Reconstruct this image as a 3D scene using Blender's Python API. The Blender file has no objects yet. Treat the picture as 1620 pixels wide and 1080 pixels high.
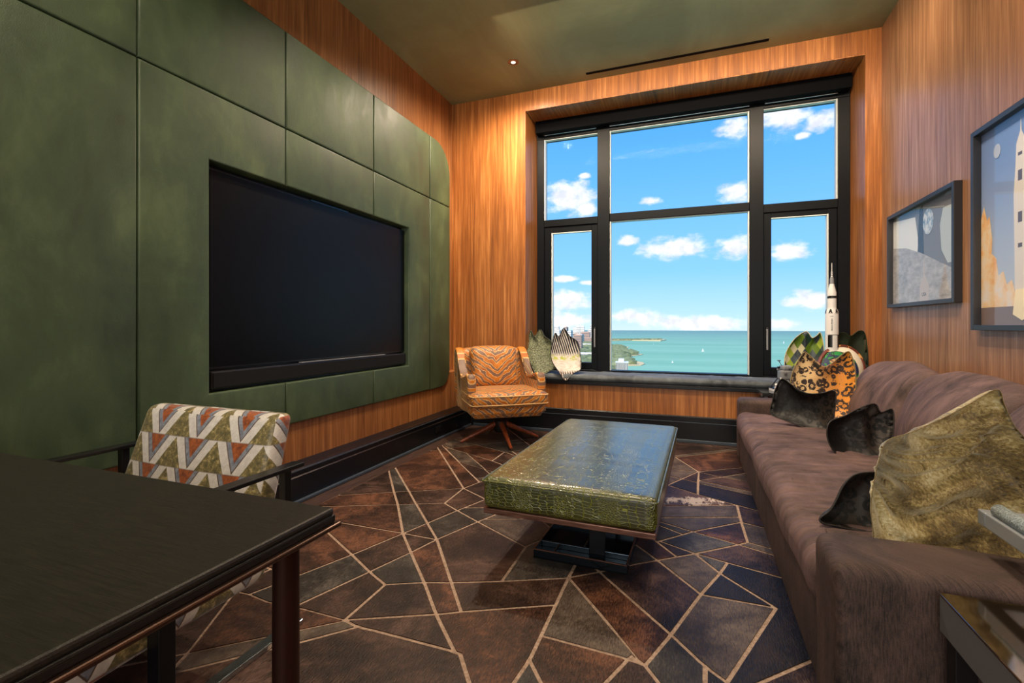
import bpy, bmesh, math, random
from math import pi, sin, cos, radians
from mathutils import Vector, Matrix, noise
random.seed(7)
D = bpy.data
sc = bpy.context.scene
COL = sc.collection
# ------------------------------------------------------------------ camera
cam = D.cameras.new('camera'); camo = D.objects.new('camera', cam); COL.objects.link(camo)
cam.sensor_width = 36.0; cam.lens = 36.0*757.5/1620
cam.shift_y = -26/1620; cam.clip_start = .05; cam.clip_end = 60000
camo.location = (0, 0, 1.1); camo.rotation_euler = (pi/2, 0, radians(20.63))
sc.camera = camo
sc.view_settings.view_transform = 'Standard'; sc.view_settings.look = 'None'
sc.view_settings.gamma = 1; sc.view_settings.use_curve_mapping = False
sc.view_settings.exposure = 0.14
# ------------------------------------------------------------------ node helper
class NT:
    def __init__(s, tree): s.t = tree; s.n = tree.nodes; s.l = tree.links
    def __call__(s, typ, _out=0, **kw):
        nd = s.n.new(typ)
        ins = kw.pop('ins', {})
        for k, v in kw.items(): setattr(nd, k, v)
        for k, v in ins.items(): s.put(nd.inputs[k], v)
        return nd
    def put(s, sock, v):
        if isinstance(v, bpy.types.NodeSocket): s.l.new(v, sock)
        elif isinstance(v, bpy.types.Node): s.l.new(v.outputs[0], sock)
        else:
            if sock.type == 'RGBA' and hasattr(v, '__len__') and len(v) == 3: v = (*v, 1)
            sock.default_value = v
    def m(s, op, a, b=0., c=0., clamp=False):
        nd = s.n.new('ShaderNodeMath'); nd.operation = op; nd.use_clamp = clamp
        for i, v in enumerate((a, b, c)): s.put(nd.inputs[i], v)
        return nd.outputs[0]
    def v(s, op, a, b=(0, 0, 0)):
        nd = s.n.new('ShaderNodeVectorMath'); nd.operation = op
        s.put(nd.inputs[0], a)
        if op == 'SCALE': s.put(nd.inputs[3], b)
        else: s.put(nd.inputs[1], b)
        return nd.outputs[1] if op in ('LENGTH', 'DISTANCE', 'DOT_PRODUCT') else nd.outputs[0]
    def mix(s, f, a, b, blend='MIX'):
        nd = s.n.new('ShaderNodeMix'); nd.data_type = 'RGBA'; nd.blend_type = blend
        s.put(nd.inputs[0], f); s.put(nd.inputs[6], a); s.put(nd.inputs[7], b)
        return nd.outputs[2]
    def ramp(s, f, stops, interp='LINEAR'):
        nd = s.n.new('ShaderNodeValToRGB'); nd.color_ramp.interpolation = interp
        e = nd.color_ramp.elements
        while len(e) < len(stops): e.new(.5)
        for el, (p, c) in zip(e, stops):
            el.position = p; el.color = (*c, 1) if len(c) == 3 else c
        s.put(nd.inputs[0], f); return nd.outputs[0]
    def map(s, f, a, b, c=0., d=1., smooth=True):
        nd = s.n.new('ShaderNodeMapRange'); nd.interpolation_type = 'SMOOTHSTEP' if smooth else 'LINEAR'
        for i, v in enumerate((f, a, b, c, d)): s.put(nd.inputs[i], v)
        return nd.outputs[0]
    def noise(s, vec, scale, detail=4, rough=.55, dist=0., out=0):
        nd = s.n.new('ShaderNodeTexNoise'); s.put(nd.inputs['Vector'], vec)
        for k, v in (('Scale', scale), ('Detail', detail), ('Roughness', rough), ('Distortion', dist)): s.put(nd.inputs[k], v)
        return nd.outputs[out]
    def vor(s, vec, scale, feature='F1', rand=1., out=0):
        nd = s.n.new('ShaderNodeTexVoronoi'); nd.feature = feature
        s.put(nd.inputs['Vector'], vec); s.put(nd.inputs['Scale'], scale); s.put(nd.inputs['Randomness'], rand)
        return nd.outputs[out]
    def sep(s, v):
        nd = s.n.new('ShaderNodeSeparateXYZ'); s.put(nd.inputs[0], v); return nd.outputs
    def comb(s, x, y, z=0.):
        nd = s.n.new('ShaderNodeCombineXYZ')
        for i, v in enumerate((x, y, z)): s.put(nd.inputs[i], v)
        return nd.outputs[0]
    def pos(s): return s.n.new('ShaderNodeNewGeometry').outputs['Position']
    def obj(s): return s.n.new('ShaderNodeTexCoord').outputs['Object']
    def uv(s): return s.n.new('ShaderNodeTexCoord').outputs['UV']
    def bump(s, h, strength=.3, dist=.01):
        nd = s.n.new('ShaderNodeBump'); s.put(nd.inputs['Height'], h)
        nd.inputs['Strength'].default_value = strength; nd.inputs['Distance'].default_value = dist
        return nd.outputs[0]
def srgb(r, g, b):
    f = lambda c: (c/255/12.92) if c/255 <= .04045 else ((c/255+.055)/1.055)**2.4
    return (f(r), f(g), f(b))
def mat(name, col=(.5, .5, .5), rough=.5, metal=0., build=None, **kw):
    m = D.materials.new(name); m.use_nodes = True
    t = NT(m.node_tree); b = m.node_tree.nodes['Principled BSDF']
    t.put(b.inputs['Base Color'], col); b.inputs['Roughness'].default_value = rough
    b.inputs['Metallic'].default_value = metal
    for k, v in kw.items(): t.put(b.inputs[k.replace('_', ' ')], v)
    if build:
        r = build(t) or {}
        for k, v in r.items(): t.put(b.inputs[k], v)
    return m
# ------------------------------------------------------------------ world: sky with clouds
RUG=[(0,[(-2.123,-0.107),(-2.123,-0.693),(1.242,-0.693),(1.242,0.341)]),(5,[(0.012,0.193),(0.234,0.222),(0.019,0.492)]),(0,[(-0.003,0.191),(0.004,0.509),(-0.413,1.03),(-0.587,0.595),(-0.64,0.106)]),(0,[(0.02,0.514),(0.251,0.225),(0.46,0.252),(0.026,0.805)]),(2,[(0.005,0.531),(0.012,0.822),(-0.263,1.171),(-0.405,1.044)]),(2,[(-1.68,2.472),(-2.123,2.266),(-2.123,2.109),(-1.926,1.762),(-1.898,1.947),(-1.879,2.04),(-1.88,2.059),(-1.877,2.079),(-1.886,2.148),(-1.438,2.156),(-1.435,2.156),(-1.437,2.158),(-1.67,2.461)]),(1,[(-1.666,2.479),(-1.658,2.47),(-1.425,2.168),(-1.421,2.162),(-1.374,2.303),(-1.579,2.52)]),(0,[(-1.675,2.491),(-1.59,2.531),(-1.741,2.694),(-1.814,2.657),(-1.684,2.501)]),(2,[(-1.689,2.484),(-1.695,2.492),(-1.828,2.65),(-2.122,2.473),(-2.122,2.283)]),(0,[(-1.332,1.751),(-1.433,1.445),(-1.417,1.443),(-1.397,1.445),(-1.222,1.444),(-1.211,1.444),(-1.216,1.692),(-1.322,1.745)]),(1,[(-1.327,1.765),(-1.315,1.758),(-1.209,1.705),(-1.084,1.767),(-1.076,1.771),(-1.262,1.967)]),(0,[(-1.34,1.772),(-1.273,1.979),(-1.411,2.127),(-1.415,2.132),(-1.5,1.878),(-1.505,1.866),(-1.35,1.777)]),(1,[(-1.345,1.758),(-1.357,1.764),(-1.51,1.851),(-1.514,1.841),(-1.67,1.445),(-1.567,1.432),(-1.547,1.433),(-1.528,1.432),(-1.449,1.445)]),(0,[(-0.508,2.007),(-0.509,2.005),(-0.738,1.895),(-0.756,1.887),(-0.774,1.878),(-0.934,1.809),(-0.943,1.805),(-0.821,1.647),(-0.506,1.811)]),(5,[(-0.493,2.003),(-0.49,1.618),(-0.215,1.606),(-0.201,1.603),(-0.187,1.628),(-0.175,1.612),(-0.305,1.772),(-0.33,1.803)]),(2,[(-0.49,2.021),(-0.319,1.813),(-0.294,1.781),(-0.163,1.611),(-0.145,1.599),(-0.084,1.76),(-0.079,1.775),(-0.09,1.787),(-0.385,2.106)]),(0,[(-0.492,2.038),(-0.395,2.117),(-0.49,2.223)]),(1,[(-0.508,2.026),(-0.505,2.239),(-0.663,2.415),(-0.755,2.24),(-0.759,2.225),(-0.752,1.905),(-0.744,1.909),(-0.518,2.018)]),(2,[(-0.356,2.751),(-0.478,2.703),(-0.15,2.326),(-0.079,2.383)]),(1,[(-0.341,2.757),(-0.166,2.525),(-0.056,2.646),(-0.278,2.783)]),(5,[(-0.351,2.77),(-0.294,2.792),(-0.429,2.876),(-0.43,2.874)]),(0,[(-0.365,2.764),(-0.437,2.86),(-0.482,2.771),(-0.483,2.717)]),(0,[(-0.498,2.695),(-0.527,2.683),(-0.656,2.429),(-0.504,2.261)]),(1,[(-0.483,2.686),(-0.489,2.245),(-0.383,2.127),(-0.342,2.16),(-0.246,2.249),(-0.162,2.317)]),(1,[(0.901,2.32),(0.806,2.226),(1.242,2.101),(1.242,2.174)]),(5,[(0.913,2.332),(1.242,2.19),(1.242,2.305),(0.981,2.4)]),(5,[(0.898,2.338),(0.966,2.405),(0.262,2.659),(0.234,2.631),(0.228,2.626),(0.236,2.623)]),(0,[(0.886,2.327),(0.23,2.609),(0.216,2.614),(0.205,2.604),(0.037,2.457),(0.029,2.451),(0.037,2.449),(0.154,2.413),(0.173,2.407),(0.789,2.231)]),(0,[(0.993,2.411),(1.242,2.321),(1.242,2.608),(1.204,2.62)]),(5,[(0.978,2.417),(1.188,2.625),(0.317,2.896),(0.262,2.917),(0.267,2.673)]),(0,[(-0.373,2.116),(-0.079,1.797),(-0.074,1.791),(-0.071,1.798),(0.02,2.07),(0.025,2.083),(-0.152,2.305),(-0.237,2.237),(-0.332,2.149)]),(0,[(0.04,3.809),(-0.058,3.607),(0.03,3.569)]),(0,[(0.05,3.81),(0.047,3.622),(0.185,3.746),(0.156,3.754)]),(0,[(0.057,3.823),(0.162,3.768),(0.198,3.757),(0.99,4.514)]),(2,[(0.046,3.834),(0.988,4.522),(1.185,4.712),(0.516,4.712),(-0.119,4.171)]),(5,[(0.031,3.83),(-0.138,4.175),(0.494,4.713),(0.409,4.712),(-0.465,3.948),(-0.467,3.834)]),(5,[(0.031,3.815),(-0.467,3.819),(-0.468,3.785),(-0.072,3.613)]),(5,[(-0.495,2.933),(-0.495,2.936),(-0.751,3.276),(-0.812,3.128)]),(0,[(-0.49,2.918),(-0.818,3.122),(-0.731,3.012),(-0.491,2.912)]),(0,[(-0.48,2.941),(-0.459,2.913),(-0.419,2.929),(-0.317,3.129),(-0.476,3.221)]),(5,[(-0.493,2.957),(-0.491,3.229),(-0.716,3.36),(-0.744,3.292)]),(5,[(0.046,3.595),(0.045,3.55),(1.242,3.085),(1.242,3.148)]),(0,[(0.053,3.608),(1.242,3.164),(1.242,3.436),(0.202,3.741)]),(0,[(-1.454,-0.004),(-0.807,0.084),(-0.602,0.598),(-0.572,0.867)]),(0,[(-1.475,-0.005),(-0.57,0.888),(-0.538,1.186),(-0.724,1.418),(-0.761,1.422),(-1.061,1.42),(-1.109,1.417),(-1.126,1.419),(-1.245,1.291),(-1.259,1.277),(-1.273,1.263),(-1.329,1.211),(-1.539,1.002),(-1.55,1.042),(-1.574,1.099),(-2.086,0.657),(-2.123,0.423),(-2.123,-0.091)]),(5,[(-0.79,0.086),(-0.655,0.104),(-0.596,0.589)]),(0,[(-1.407,2.156),(-1.398,2.156),(-1.232,2.152),(-1.234,2.155),(-1.363,2.291)]),(1,[(-2.123,4.074),(-2.124,3.93),(-2.04,4.04)]),(5,[(-2.123,4.09),(-1.839,3.973),(-1.829,3.984),(-1.655,4.151),(-1.642,4.166),(-1.627,4.18),(-1.52,4.297),(-1.833,4.712),(-2.123,4.712),(-2.123,4.296),(-2.123,4.276)]),(0,[(0.042,1.472),(0.039,1.349),(0.79,0.296),(1.242,0.357),(1.242,2.086),(0.794,2.214)]),(3,[(0.777,2.219),(0.168,2.393),(0.156,2.397),(0.128,2.311),(0.123,2.296),(0.131,2.283),(0.311,2.088),(0.102,1.587),(0.047,1.632),(0.046,1.633),(0.042,1.493)]),(1,[(0.007,2.694),(-0.004,2.684),(-0.038,2.643),(-0.142,2.529),(-0.137,2.526),(0.01,2.457),(0.027,2.469),(0.195,2.615),(0.201,2.621),(0.193,2.624),(0.021,2.688)]),(2,[(0.018,2.705),(0.027,2.702),(0.198,2.638),(0.213,2.632),(0.224,2.642),(0.253,2.671),(0.247,2.911),(0.024,2.712)]),(5,[(0.004,2.711),(0.014,2.723),(0.247,2.931),(0.246,2.992),(-0.221,2.805),(-0.01,2.717)]),(1,[(-0.008,2.7),(-0.016,2.703),(-0.241,2.797),(-0.26,2.79),(-0.046,2.658),(-0.015,2.694)]),(0,[(-1.438,2.87),(-1.728,2.701),(-1.576,2.538),(-1.428,2.605)]),(0,[(-1.423,2.869),(-1.413,2.605),(-1.299,2.535),(-1.295,2.545),(-1.221,2.747)]),(0,[(-1.422,2.886),(-1.202,2.754),(-1.263,2.589),(-1.009,2.691),(-0.979,2.765),(-1.336,3.16)]),(2,[(-1.434,2.898),(-1.392,3.031),(-2.033,3.733),(-2.064,3.696)]),(2,[(-1.442,2.884),(-2.074,3.684),(-2.123,3.627),(-2.123,3.122),(-1.738,2.713)]),(5,[(-1.387,3.048),(-1.347,3.173),(-1.349,3.175),(-1.434,3.1)]),(0,[(-1.421,2.592),(-1.565,2.527),(-1.369,2.32),(-1.308,2.507),(-1.304,2.521)]),(1,[(-0.454,4.712),(-0.47,3.978),(-0.172,4.712)]),(5,[(-0.469,4.712),(-0.582,4.712),(-0.964,4.344),(-1.059,4.041),(-0.606,3.844),(-0.48,3.954)]),(0,[(-0.47,3.966),(-0.47,3.958),(0.398,4.717),(-0.158,4.717)]),(5,[(-1.09,2.458),(-1.1,2.435),(-1.104,2.423),(-0.771,2.237),(-0.769,2.246),(-0.674,2.427),(-0.805,2.572)]),(5,[(-1.081,2.477),(-0.816,2.584),(-0.927,2.708),(-0.998,2.679)]),(1,[(-1.017,2.672),(-1.27,2.57),(-1.281,2.54),(-1.285,2.527),(-1.118,2.43),(-1.114,2.441)]),(3,[(0.02,3.325),(0.026,3.322),(0.03,3.553),(-0.065,3.594),(-0.147,3.432)]),(4,[(-0.154,3.418),(-0.298,3.134),(-0.148,3.038),(-0.138,3.04),(0.236,3.196),(0.047,3.292),(0.03,3.303),(0.012,3.312)]),(0,[(-0.192,1.587),(-0.319,1.266),(-0.262,1.193),(-0.031,1.421),(-0.146,1.58),(-0.178,1.586)]),(2,[(-0.207,1.589),(-0.217,1.591),(-0.49,1.603),(-0.489,1.501),(-0.49,1.484),(-0.33,1.28)]),(5,[(-0.408,1.056),(-0.273,1.183),(-0.326,1.25)]),(1,[(-0.418,1.06),(-0.336,1.264),(-0.492,1.463),(-0.491,1.461),(-0.522,1.19)]),(0,[(-0.424,1.044),(-0.525,1.169),(-0.554,0.903),(-0.432,1.025)]),(2,[(-0.252,1.181),(0.013,0.843),(0.024,1.344),(-0.022,1.409)]),(2,[(-1.835,3.955),(-1.845,3.945),(-1.993,3.78),(-1.978,3.771),(-1.519,3.562),(-1.513,3.558),(-1.518,3.825),(-1.531,3.833)]),(1,[(-1.824,3.967),(-1.524,3.846),(-1.511,3.839),(-1.316,4.026),(-1.444,4.195),(-1.554,4.239),(-1.617,4.169),(-1.631,4.155),(-1.645,4.141),(-1.818,3.974)]),(5,[(-1.85,3.961),(-2.026,4.034),(-2.123,3.909),(-2.123,3.855),(-2.014,3.789),(-2.007,3.787),(-1.856,3.955)]),(2,[(-1.325,3.72),(-1.214,3.597),(-1.201,3.641)]),(2,[(-1.328,3.733),(-1.196,3.656),(-1.149,3.805),(-1.164,3.824),(-1.407,3.826)]),(0,[(-1.341,3.733),(-1.426,3.826),(-1.497,3.827),(-1.488,3.829),(-1.421,3.786)]),(0,[(-1.338,3.721),(-1.429,3.773),(-1.495,3.815),(-1.503,3.818),(-1.498,3.549),(-1.484,3.543),(-1.273,3.411),(-1.22,3.58)]),(5,[(-1.42,3.842),(-1.176,3.84),(-1.307,4.014),(-1.45,3.877)]),(5,[(-1.438,3.841),(-1.46,3.867),(-1.491,3.838)]),(2,[(-1.864,2.046),(-1.864,2.039),(-1.883,1.944),(-1.914,1.744),(-1.856,1.642),(-1.836,1.642),(-1.762,1.632),(-1.607,1.641),(-1.528,1.846),(-1.524,1.859)]),(2,[(-1.864,2.063),(-1.518,1.873),(-1.514,1.883),(-1.428,2.141),(-1.438,2.141),(-1.869,2.134),(-1.862,2.079)]),(0,[(-1.543,4.251),(-1.452,4.211),(-1.511,4.285)]),(0,[(-1.501,4.296),(-1.484,4.273),(-1.227,4.112),(-0.978,4.352),(-0.865,4.712),(-1.115,4.712)]),(0,[(-1.51,4.308),(-1.135,4.712),(-1.815,4.712)]),(2,[(-0.495,2.882),(-0.585,2.846),(-0.508,2.753),(-0.497,2.775)]),(0,[(-0.48,2.888),(-0.486,2.786),(-0.447,2.873),(-0.464,2.895)]),(5,[(-0.495,2.898),(-0.495,2.903),(-0.721,3.002),(-0.595,2.858)]),(1,[(-0.6,2.84),(-0.913,2.714),(-0.801,2.59),(-0.538,2.695),(-0.515,2.739)]),(1,[(-0.61,2.852),(-0.737,3.004),(-0.845,3.049),(-0.961,2.768),(-0.923,2.726)]),(0,[(-0.774,2.222),(-1.11,2.409),(-1.114,2.398),(-1.204,2.161),(-1.208,2.146),(-1.197,2.134),(-0.953,1.818),(-0.939,1.823),(-0.78,1.892),(-0.767,1.898)]),(0,[(-0.99,2.699),(-0.938,2.72),(-0.968,2.752)]),(2,[(-0.972,2.78),(-0.859,3.054),(-1.284,3.231),(-1.324,3.196),(-1.33,3.177)]),(0,[(-0.475,3.238),(-0.311,3.142),(-0.166,3.427),(-0.47,3.618)]),(5,[(-0.49,3.246),(-0.485,3.627),(-0.58,3.687),(-0.71,3.374)]),(0,[(-0.305,3.121),(-0.398,2.937),(-0.166,3.031)]),(0,[(-0.839,3.062),(-0.745,3.019),(-0.819,3.11)]),(0,[(-0.853,3.068),(-0.831,3.122),(-1.171,3.33),(-1.272,3.242)]),(0,[(-1.065,1.759),(-1.078,1.754),(-1.201,1.692),(-1.196,1.451),(-1.191,1.454),(-0.916,1.593),(-0.923,1.6),(-1.054,1.748)]),(2,[(-1.05,1.765),(-1.043,1.758),(-0.912,1.61),(-0.902,1.6),(-0.889,1.606),(-0.834,1.64),(-0.957,1.799),(-0.971,1.794),(-1.042,1.769)]),(2,[(-1.061,1.777),(-1.048,1.783),(-0.976,1.808),(-0.967,1.812),(-1.209,2.124),(-1.214,2.13),(-1.216,2.123),(-1.252,1.998),(-1.256,1.983)]),(0,[(-1.614,1.626),(-1.757,1.617),(-1.782,1.513),(-1.742,1.443),(-1.686,1.446)]),(0,[(-1.348,3.196),(-1.337,3.205),(-1.324,3.248),(-1.455,3.307)]),(0,[(-1.359,3.186),(-1.47,3.309),(-1.738,3.425),(-1.444,3.111)]),(2,[(-1.461,3.321),(-1.319,3.262),(-1.277,3.396),(-1.491,3.529),(-1.509,3.538),(-1.526,3.548),(-1.784,3.671)]),(5,[(-1.476,3.323),(-1.798,3.672),(-1.985,3.757),(-2.003,3.768),(-2.011,3.76),(-2.023,3.745),(-1.744,3.439)]),(0,[(-1.4,2.137),(-1.268,1.996),(-1.266,2.002),(-1.231,2.127),(-1.227,2.137),(-1.398,2.141),(-1.402,2.141)]),(5,[(1.242,3.451),(1.242,4.689),(0.998,4.511),(0.215,3.753)]),(2,[(1.242,4.708),(1.242,4.712),(1.207,4.712),(0.996,4.519)]),(2,[(-0.506,1.462),(-0.506,1.482),(-0.504,1.502),(-0.506,1.794),(-0.82,1.631),(-0.882,1.593),(-0.891,1.588),(-0.884,1.581),(-0.738,1.435),(-0.716,1.433),(-0.536,1.207)]),(0,[(-1.159,3.341),(-0.844,3.141),(-1.079,3.411)]),(1,[(-1.172,3.349),(-1.088,3.423),(-1.208,3.566),(-1.26,3.403)]),(5,[(-1.184,3.339),(-1.264,3.388),(-1.305,3.257),(-1.287,3.249)]),(0,[(-0.832,3.14),(-0.825,3.136),(-0.761,3.289),(-0.891,3.461),(-0.969,3.507),(-1.067,3.421)]),(1,[(-1.824,2.669),(-1.752,2.705),(-2.123,3.1),(-2.123,3.037)]),(0,[(-1.837,2.661),(-2.123,3.016),(-2.122,2.49)]),(5,[(-1.562,1.109),(-1.536,1.047),(-1.531,1.031),(-1.339,1.222),(-1.284,1.274),(-1.27,1.288),(-1.256,1.302),(-1.146,1.419),(-1.15,1.419),(-1.183,1.427),(-1.201,1.429)]),(2,[(-1.57,1.116),(-1.211,1.434),(-1.222,1.434),(-1.397,1.434),(-1.417,1.433),(-1.443,1.435),(-1.527,1.422),(-1.547,1.423),(-1.567,1.421),(-1.681,1.435),(-1.742,1.432),(-1.581,1.14)]),(0,[(-1.58,1.113),(-1.59,1.135),(-1.865,1.627),(-1.933,1.627),(-2.082,0.679)]),(0,[(0.262,2.933),(0.322,2.91),(1.2,2.637),(1.242,2.679),(1.242,2.706),(0.268,3.18),(0.261,3.183)]),(1,[(-0.133,1.588),(-0.02,1.432),(0.027,1.478),(0.031,1.649),(0.018,1.661),(-0.063,1.757),(-0.068,1.763),(-0.07,1.755)]),(0,[(-1.183,1.442),(-1.181,1.442),(-1.148,1.434),(-1.129,1.434),(-1.109,1.432),(-1.062,1.435),(-0.761,1.437),(-0.76,1.436),(-0.895,1.57),(-0.905,1.581),(-1.183,1.442)]),(0,[(-1.427,4.192),(-1.306,4.037),(-1.239,4.101),(-1.243,4.104)]),(0,[(-1.434,4.208),(-1.243,4.113),(-1.481,4.26)]),(5,[(-0.011,1.419),(0.026,1.365),(0.027,1.457)]),(1,[(-0.849,4.712),(-0.963,4.361),(-0.603,4.712)]),(5,[(0.01,2.435),(0.007,2.432),(-0.14,2.315),(0.031,2.099),(0.033,2.108),(0.101,2.279),(0.106,2.294),(0.095,2.306)]),(1,[(0.028,2.436),(0.107,2.315),(0.112,2.309),(0.114,2.317),(0.142,2.401),(0.033,2.435)]),(0,[(-0.001,2.445),(-0.144,2.513),(-0.153,2.518),(-0.157,2.513),(-0.067,2.393),(-0.004,2.442)]),(0,[(-0.79,2.578),(-0.666,2.441),(-0.548,2.675)]),(5,[(-0.47,3.635),(-0.16,3.44),(-0.079,3.6),(-0.468,3.768)]),(0,[(-0.485,3.645),(-0.483,3.775),(-0.535,3.797),(-0.574,3.701)]),(5,[(-0.592,0.604),(-0.432,1.01),(-0.556,0.881)]),(1,[(-1.29,2.513),(-1.294,2.503),(-1.357,2.307),(-1.223,2.164),(-1.22,2.16),(-1.218,2.165),(-1.128,2.404),(-1.123,2.416)]),(2,[(-2.018,3.775),(-2.02,3.776),(-2.123,3.845),(-2.033,3.756),(-2.023,3.769)]),(0,[(-0.491,3.931),(-0.591,3.838),(-0.584,3.835),(-0.536,3.834)]),(0,[(-0.48,3.941),(-0.526,3.83),(-0.477,3.829),(-0.476,3.944)]),(5,[(0.246,3.184),(-0.134,3.025),(-0.147,3.022),(-0.408,2.917),(-0.422,2.89),(-0.241,2.814),(0.246,3.008)]),(3,[(0.275,3.193),(1.242,2.723),(1.242,3.069),(0.045,3.534),(0.041,3.314),(0.054,3.305)]),(5,[(0.037,1.328),(0.027,0.827),(0.477,0.255),(0.773,0.294)]),(0,[(-2.126,2.092),(-2.123,1.642),(-1.946,1.642),(-1.93,1.741)]),(0,[(-1.919,1.723),(-1.93,1.642),(-1.873,1.642)]),(5,[(-1.793,1.532),(-1.772,1.618),(-1.837,1.627),(-1.847,1.627)]),(0,[(-2.124,3.748),(-2.123,3.649),(-2.084,3.696)]),(0,[(-2.123,3.769),(-2.074,3.708),(-2.043,3.744),(-2.123,3.831)]),(5,[(-1.073,3.997),(-1.123,3.839),(-0.807,3.834)]),(0,[(-1.074,4.01),(-0.791,3.832),(-0.615,3.831),(-0.61,3.835),(-1.067,4.033)]),(5,[(-1.082,4.02),(-1.078,4.032),(-1.222,4.1)]),(5,[(-1.086,4.005),(-1.225,4.093),(-1.296,4.025),(-1.157,3.839),(-1.138,3.839)]),(5,[(-1.213,4.105),(-1.073,4.047),(-0.979,4.336)]),(0,[(-1.187,3.633),(-1.203,3.583),(-1.077,3.433),(-0.983,3.515)]),(0,[(-1.183,3.648),(-0.971,3.525),(-0.952,3.542),(-1.138,3.79)]),(2,[(-1.133,3.807),(-0.94,3.552),(-0.7,3.762),(-0.794,3.821),(-1.127,3.824)]),(1,[(-0.526,3.819),(-0.529,3.811),(-0.483,3.791),(-0.482,3.819)]),(0,[(-2.123,1.627),(-2.123,0.645),(-2.099,0.665),(-1.948,1.627)]),(5,[(0.044,1.658),(0.057,1.643),(0.096,1.611),(0.291,2.079),(0.038,2.076),(0.034,2.065),(-0.057,1.793),(-0.062,1.779),(-0.052,1.767),(0.029,1.671)]),(0,[(-0.723,3.382),(-0.593,3.695),(-0.687,3.754),(-0.931,3.54),(-0.881,3.473)]),(5,[(-0.729,3.368),(-0.877,3.459),(-0.755,3.306)]),(1,[(1.247,2.618),(1.247,2.668),(1.208,2.63)]),(0,[(-0.587,3.709),(-0.548,3.803),(-0.587,3.82),(-0.611,3.82),(-0.675,3.764)]),(2,[(-0.428,2.884),(-0.276,2.799),(-0.261,2.806)]),(5,[(-0.634,3.82),(-0.776,3.824),(-0.688,3.773)]),(3,[(0.116,2.279),(0.115,2.274),(0.048,2.103),(0.044,2.091),(0.285,2.094),(0.119,2.274)]),(0,[(-2.103,0.643),(-2.123,0.625),(-2.13,0.428)]),(5,[(-0.957,3.517),(-0.895,3.475),(-0.943,3.53)])]
CLOUDS=[(-0.2418, 0.2589, 0.0543, 0.0292),(-0.2094, 0.2357, 0.0283, 0.0148),(-0.2418, 0.0524, 0.0491, 0.0209),(-0.2548, 0.0955, 0.0286, 0.0065),(-0.203, 0.0871, 0.0154, 0.0052),(-0.1243, 0.1703, 0.0223, 0.01),(-0.0353, 0.1515, 0.0603, 0.0207),(-0.1081, 0.0179, 0.0513, 0.0128),(0.0056, 0.0037, 0.0993, 0.0148),(0.0706, 0.3571, 0.0258, 0.0178),(0.076, 0.2451, 0.0278, 0.0179),(0.0728, 0.1475, 0.0321, 0.021),(0.1642, 0.134, 0.0292, 0.0179),(0.1562, 0.3642, 0.0466, 0.0238),(0.2141, 0.3448, 0.0274, 0.0146),(0.1857, 0.3254, 0.0115, 0.0051),(0.1934, 0.0438, 0.0391, 0.0168),(-0.0774, 0.2435, 0.0194, 0.0072),(-0.2094, 0.2988, 0.0129, 0.0048),(-0.2679, 0.0079, 0.0804, 0.0184),(0.1512, 0.0023, 0.0296, 0.0092)]
COAST=[(-7829, 14186),(-5055, 15231),(-3826, 15515),(-2512, 12618),(-1418, 8033),(-765, 4863),(-640, 4692),(-535, 4410),(-521, 4087),(-378, 3483),(-311, 3361),(-338, 3229),(-367, 3117),(-364, 2934),(-309, 2754),(-246, 2634),(-228, 2539),(-237, 2438),(-305, 2390),(-270, 2040),(-180, 1224),(-119, 617),(-302, 548)]
PARK=[(-7437, 13477),(-3601, 14602),(-2319, 11648),(-1366, 7624),(-742, 4653),(-616, 4473),(-553, 4251),(-537, 3972),(-377, 3397),(-348, 3318),(-385, 3177),(-381, 2928),(-318, 2711),(-277, 2586),(-287, 2496),(-326, 2461),(-285, 2034),(-193, 1219),(-126, 614),(-302, 548)]
PIER=[(-1090, 6889),(-793, 6904),(-448, 6847),(-323, 6661),(-369, 6219),(-722, 6291),(-950, 6001),(-1123, 5838),(-1328, 6899)]
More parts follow.
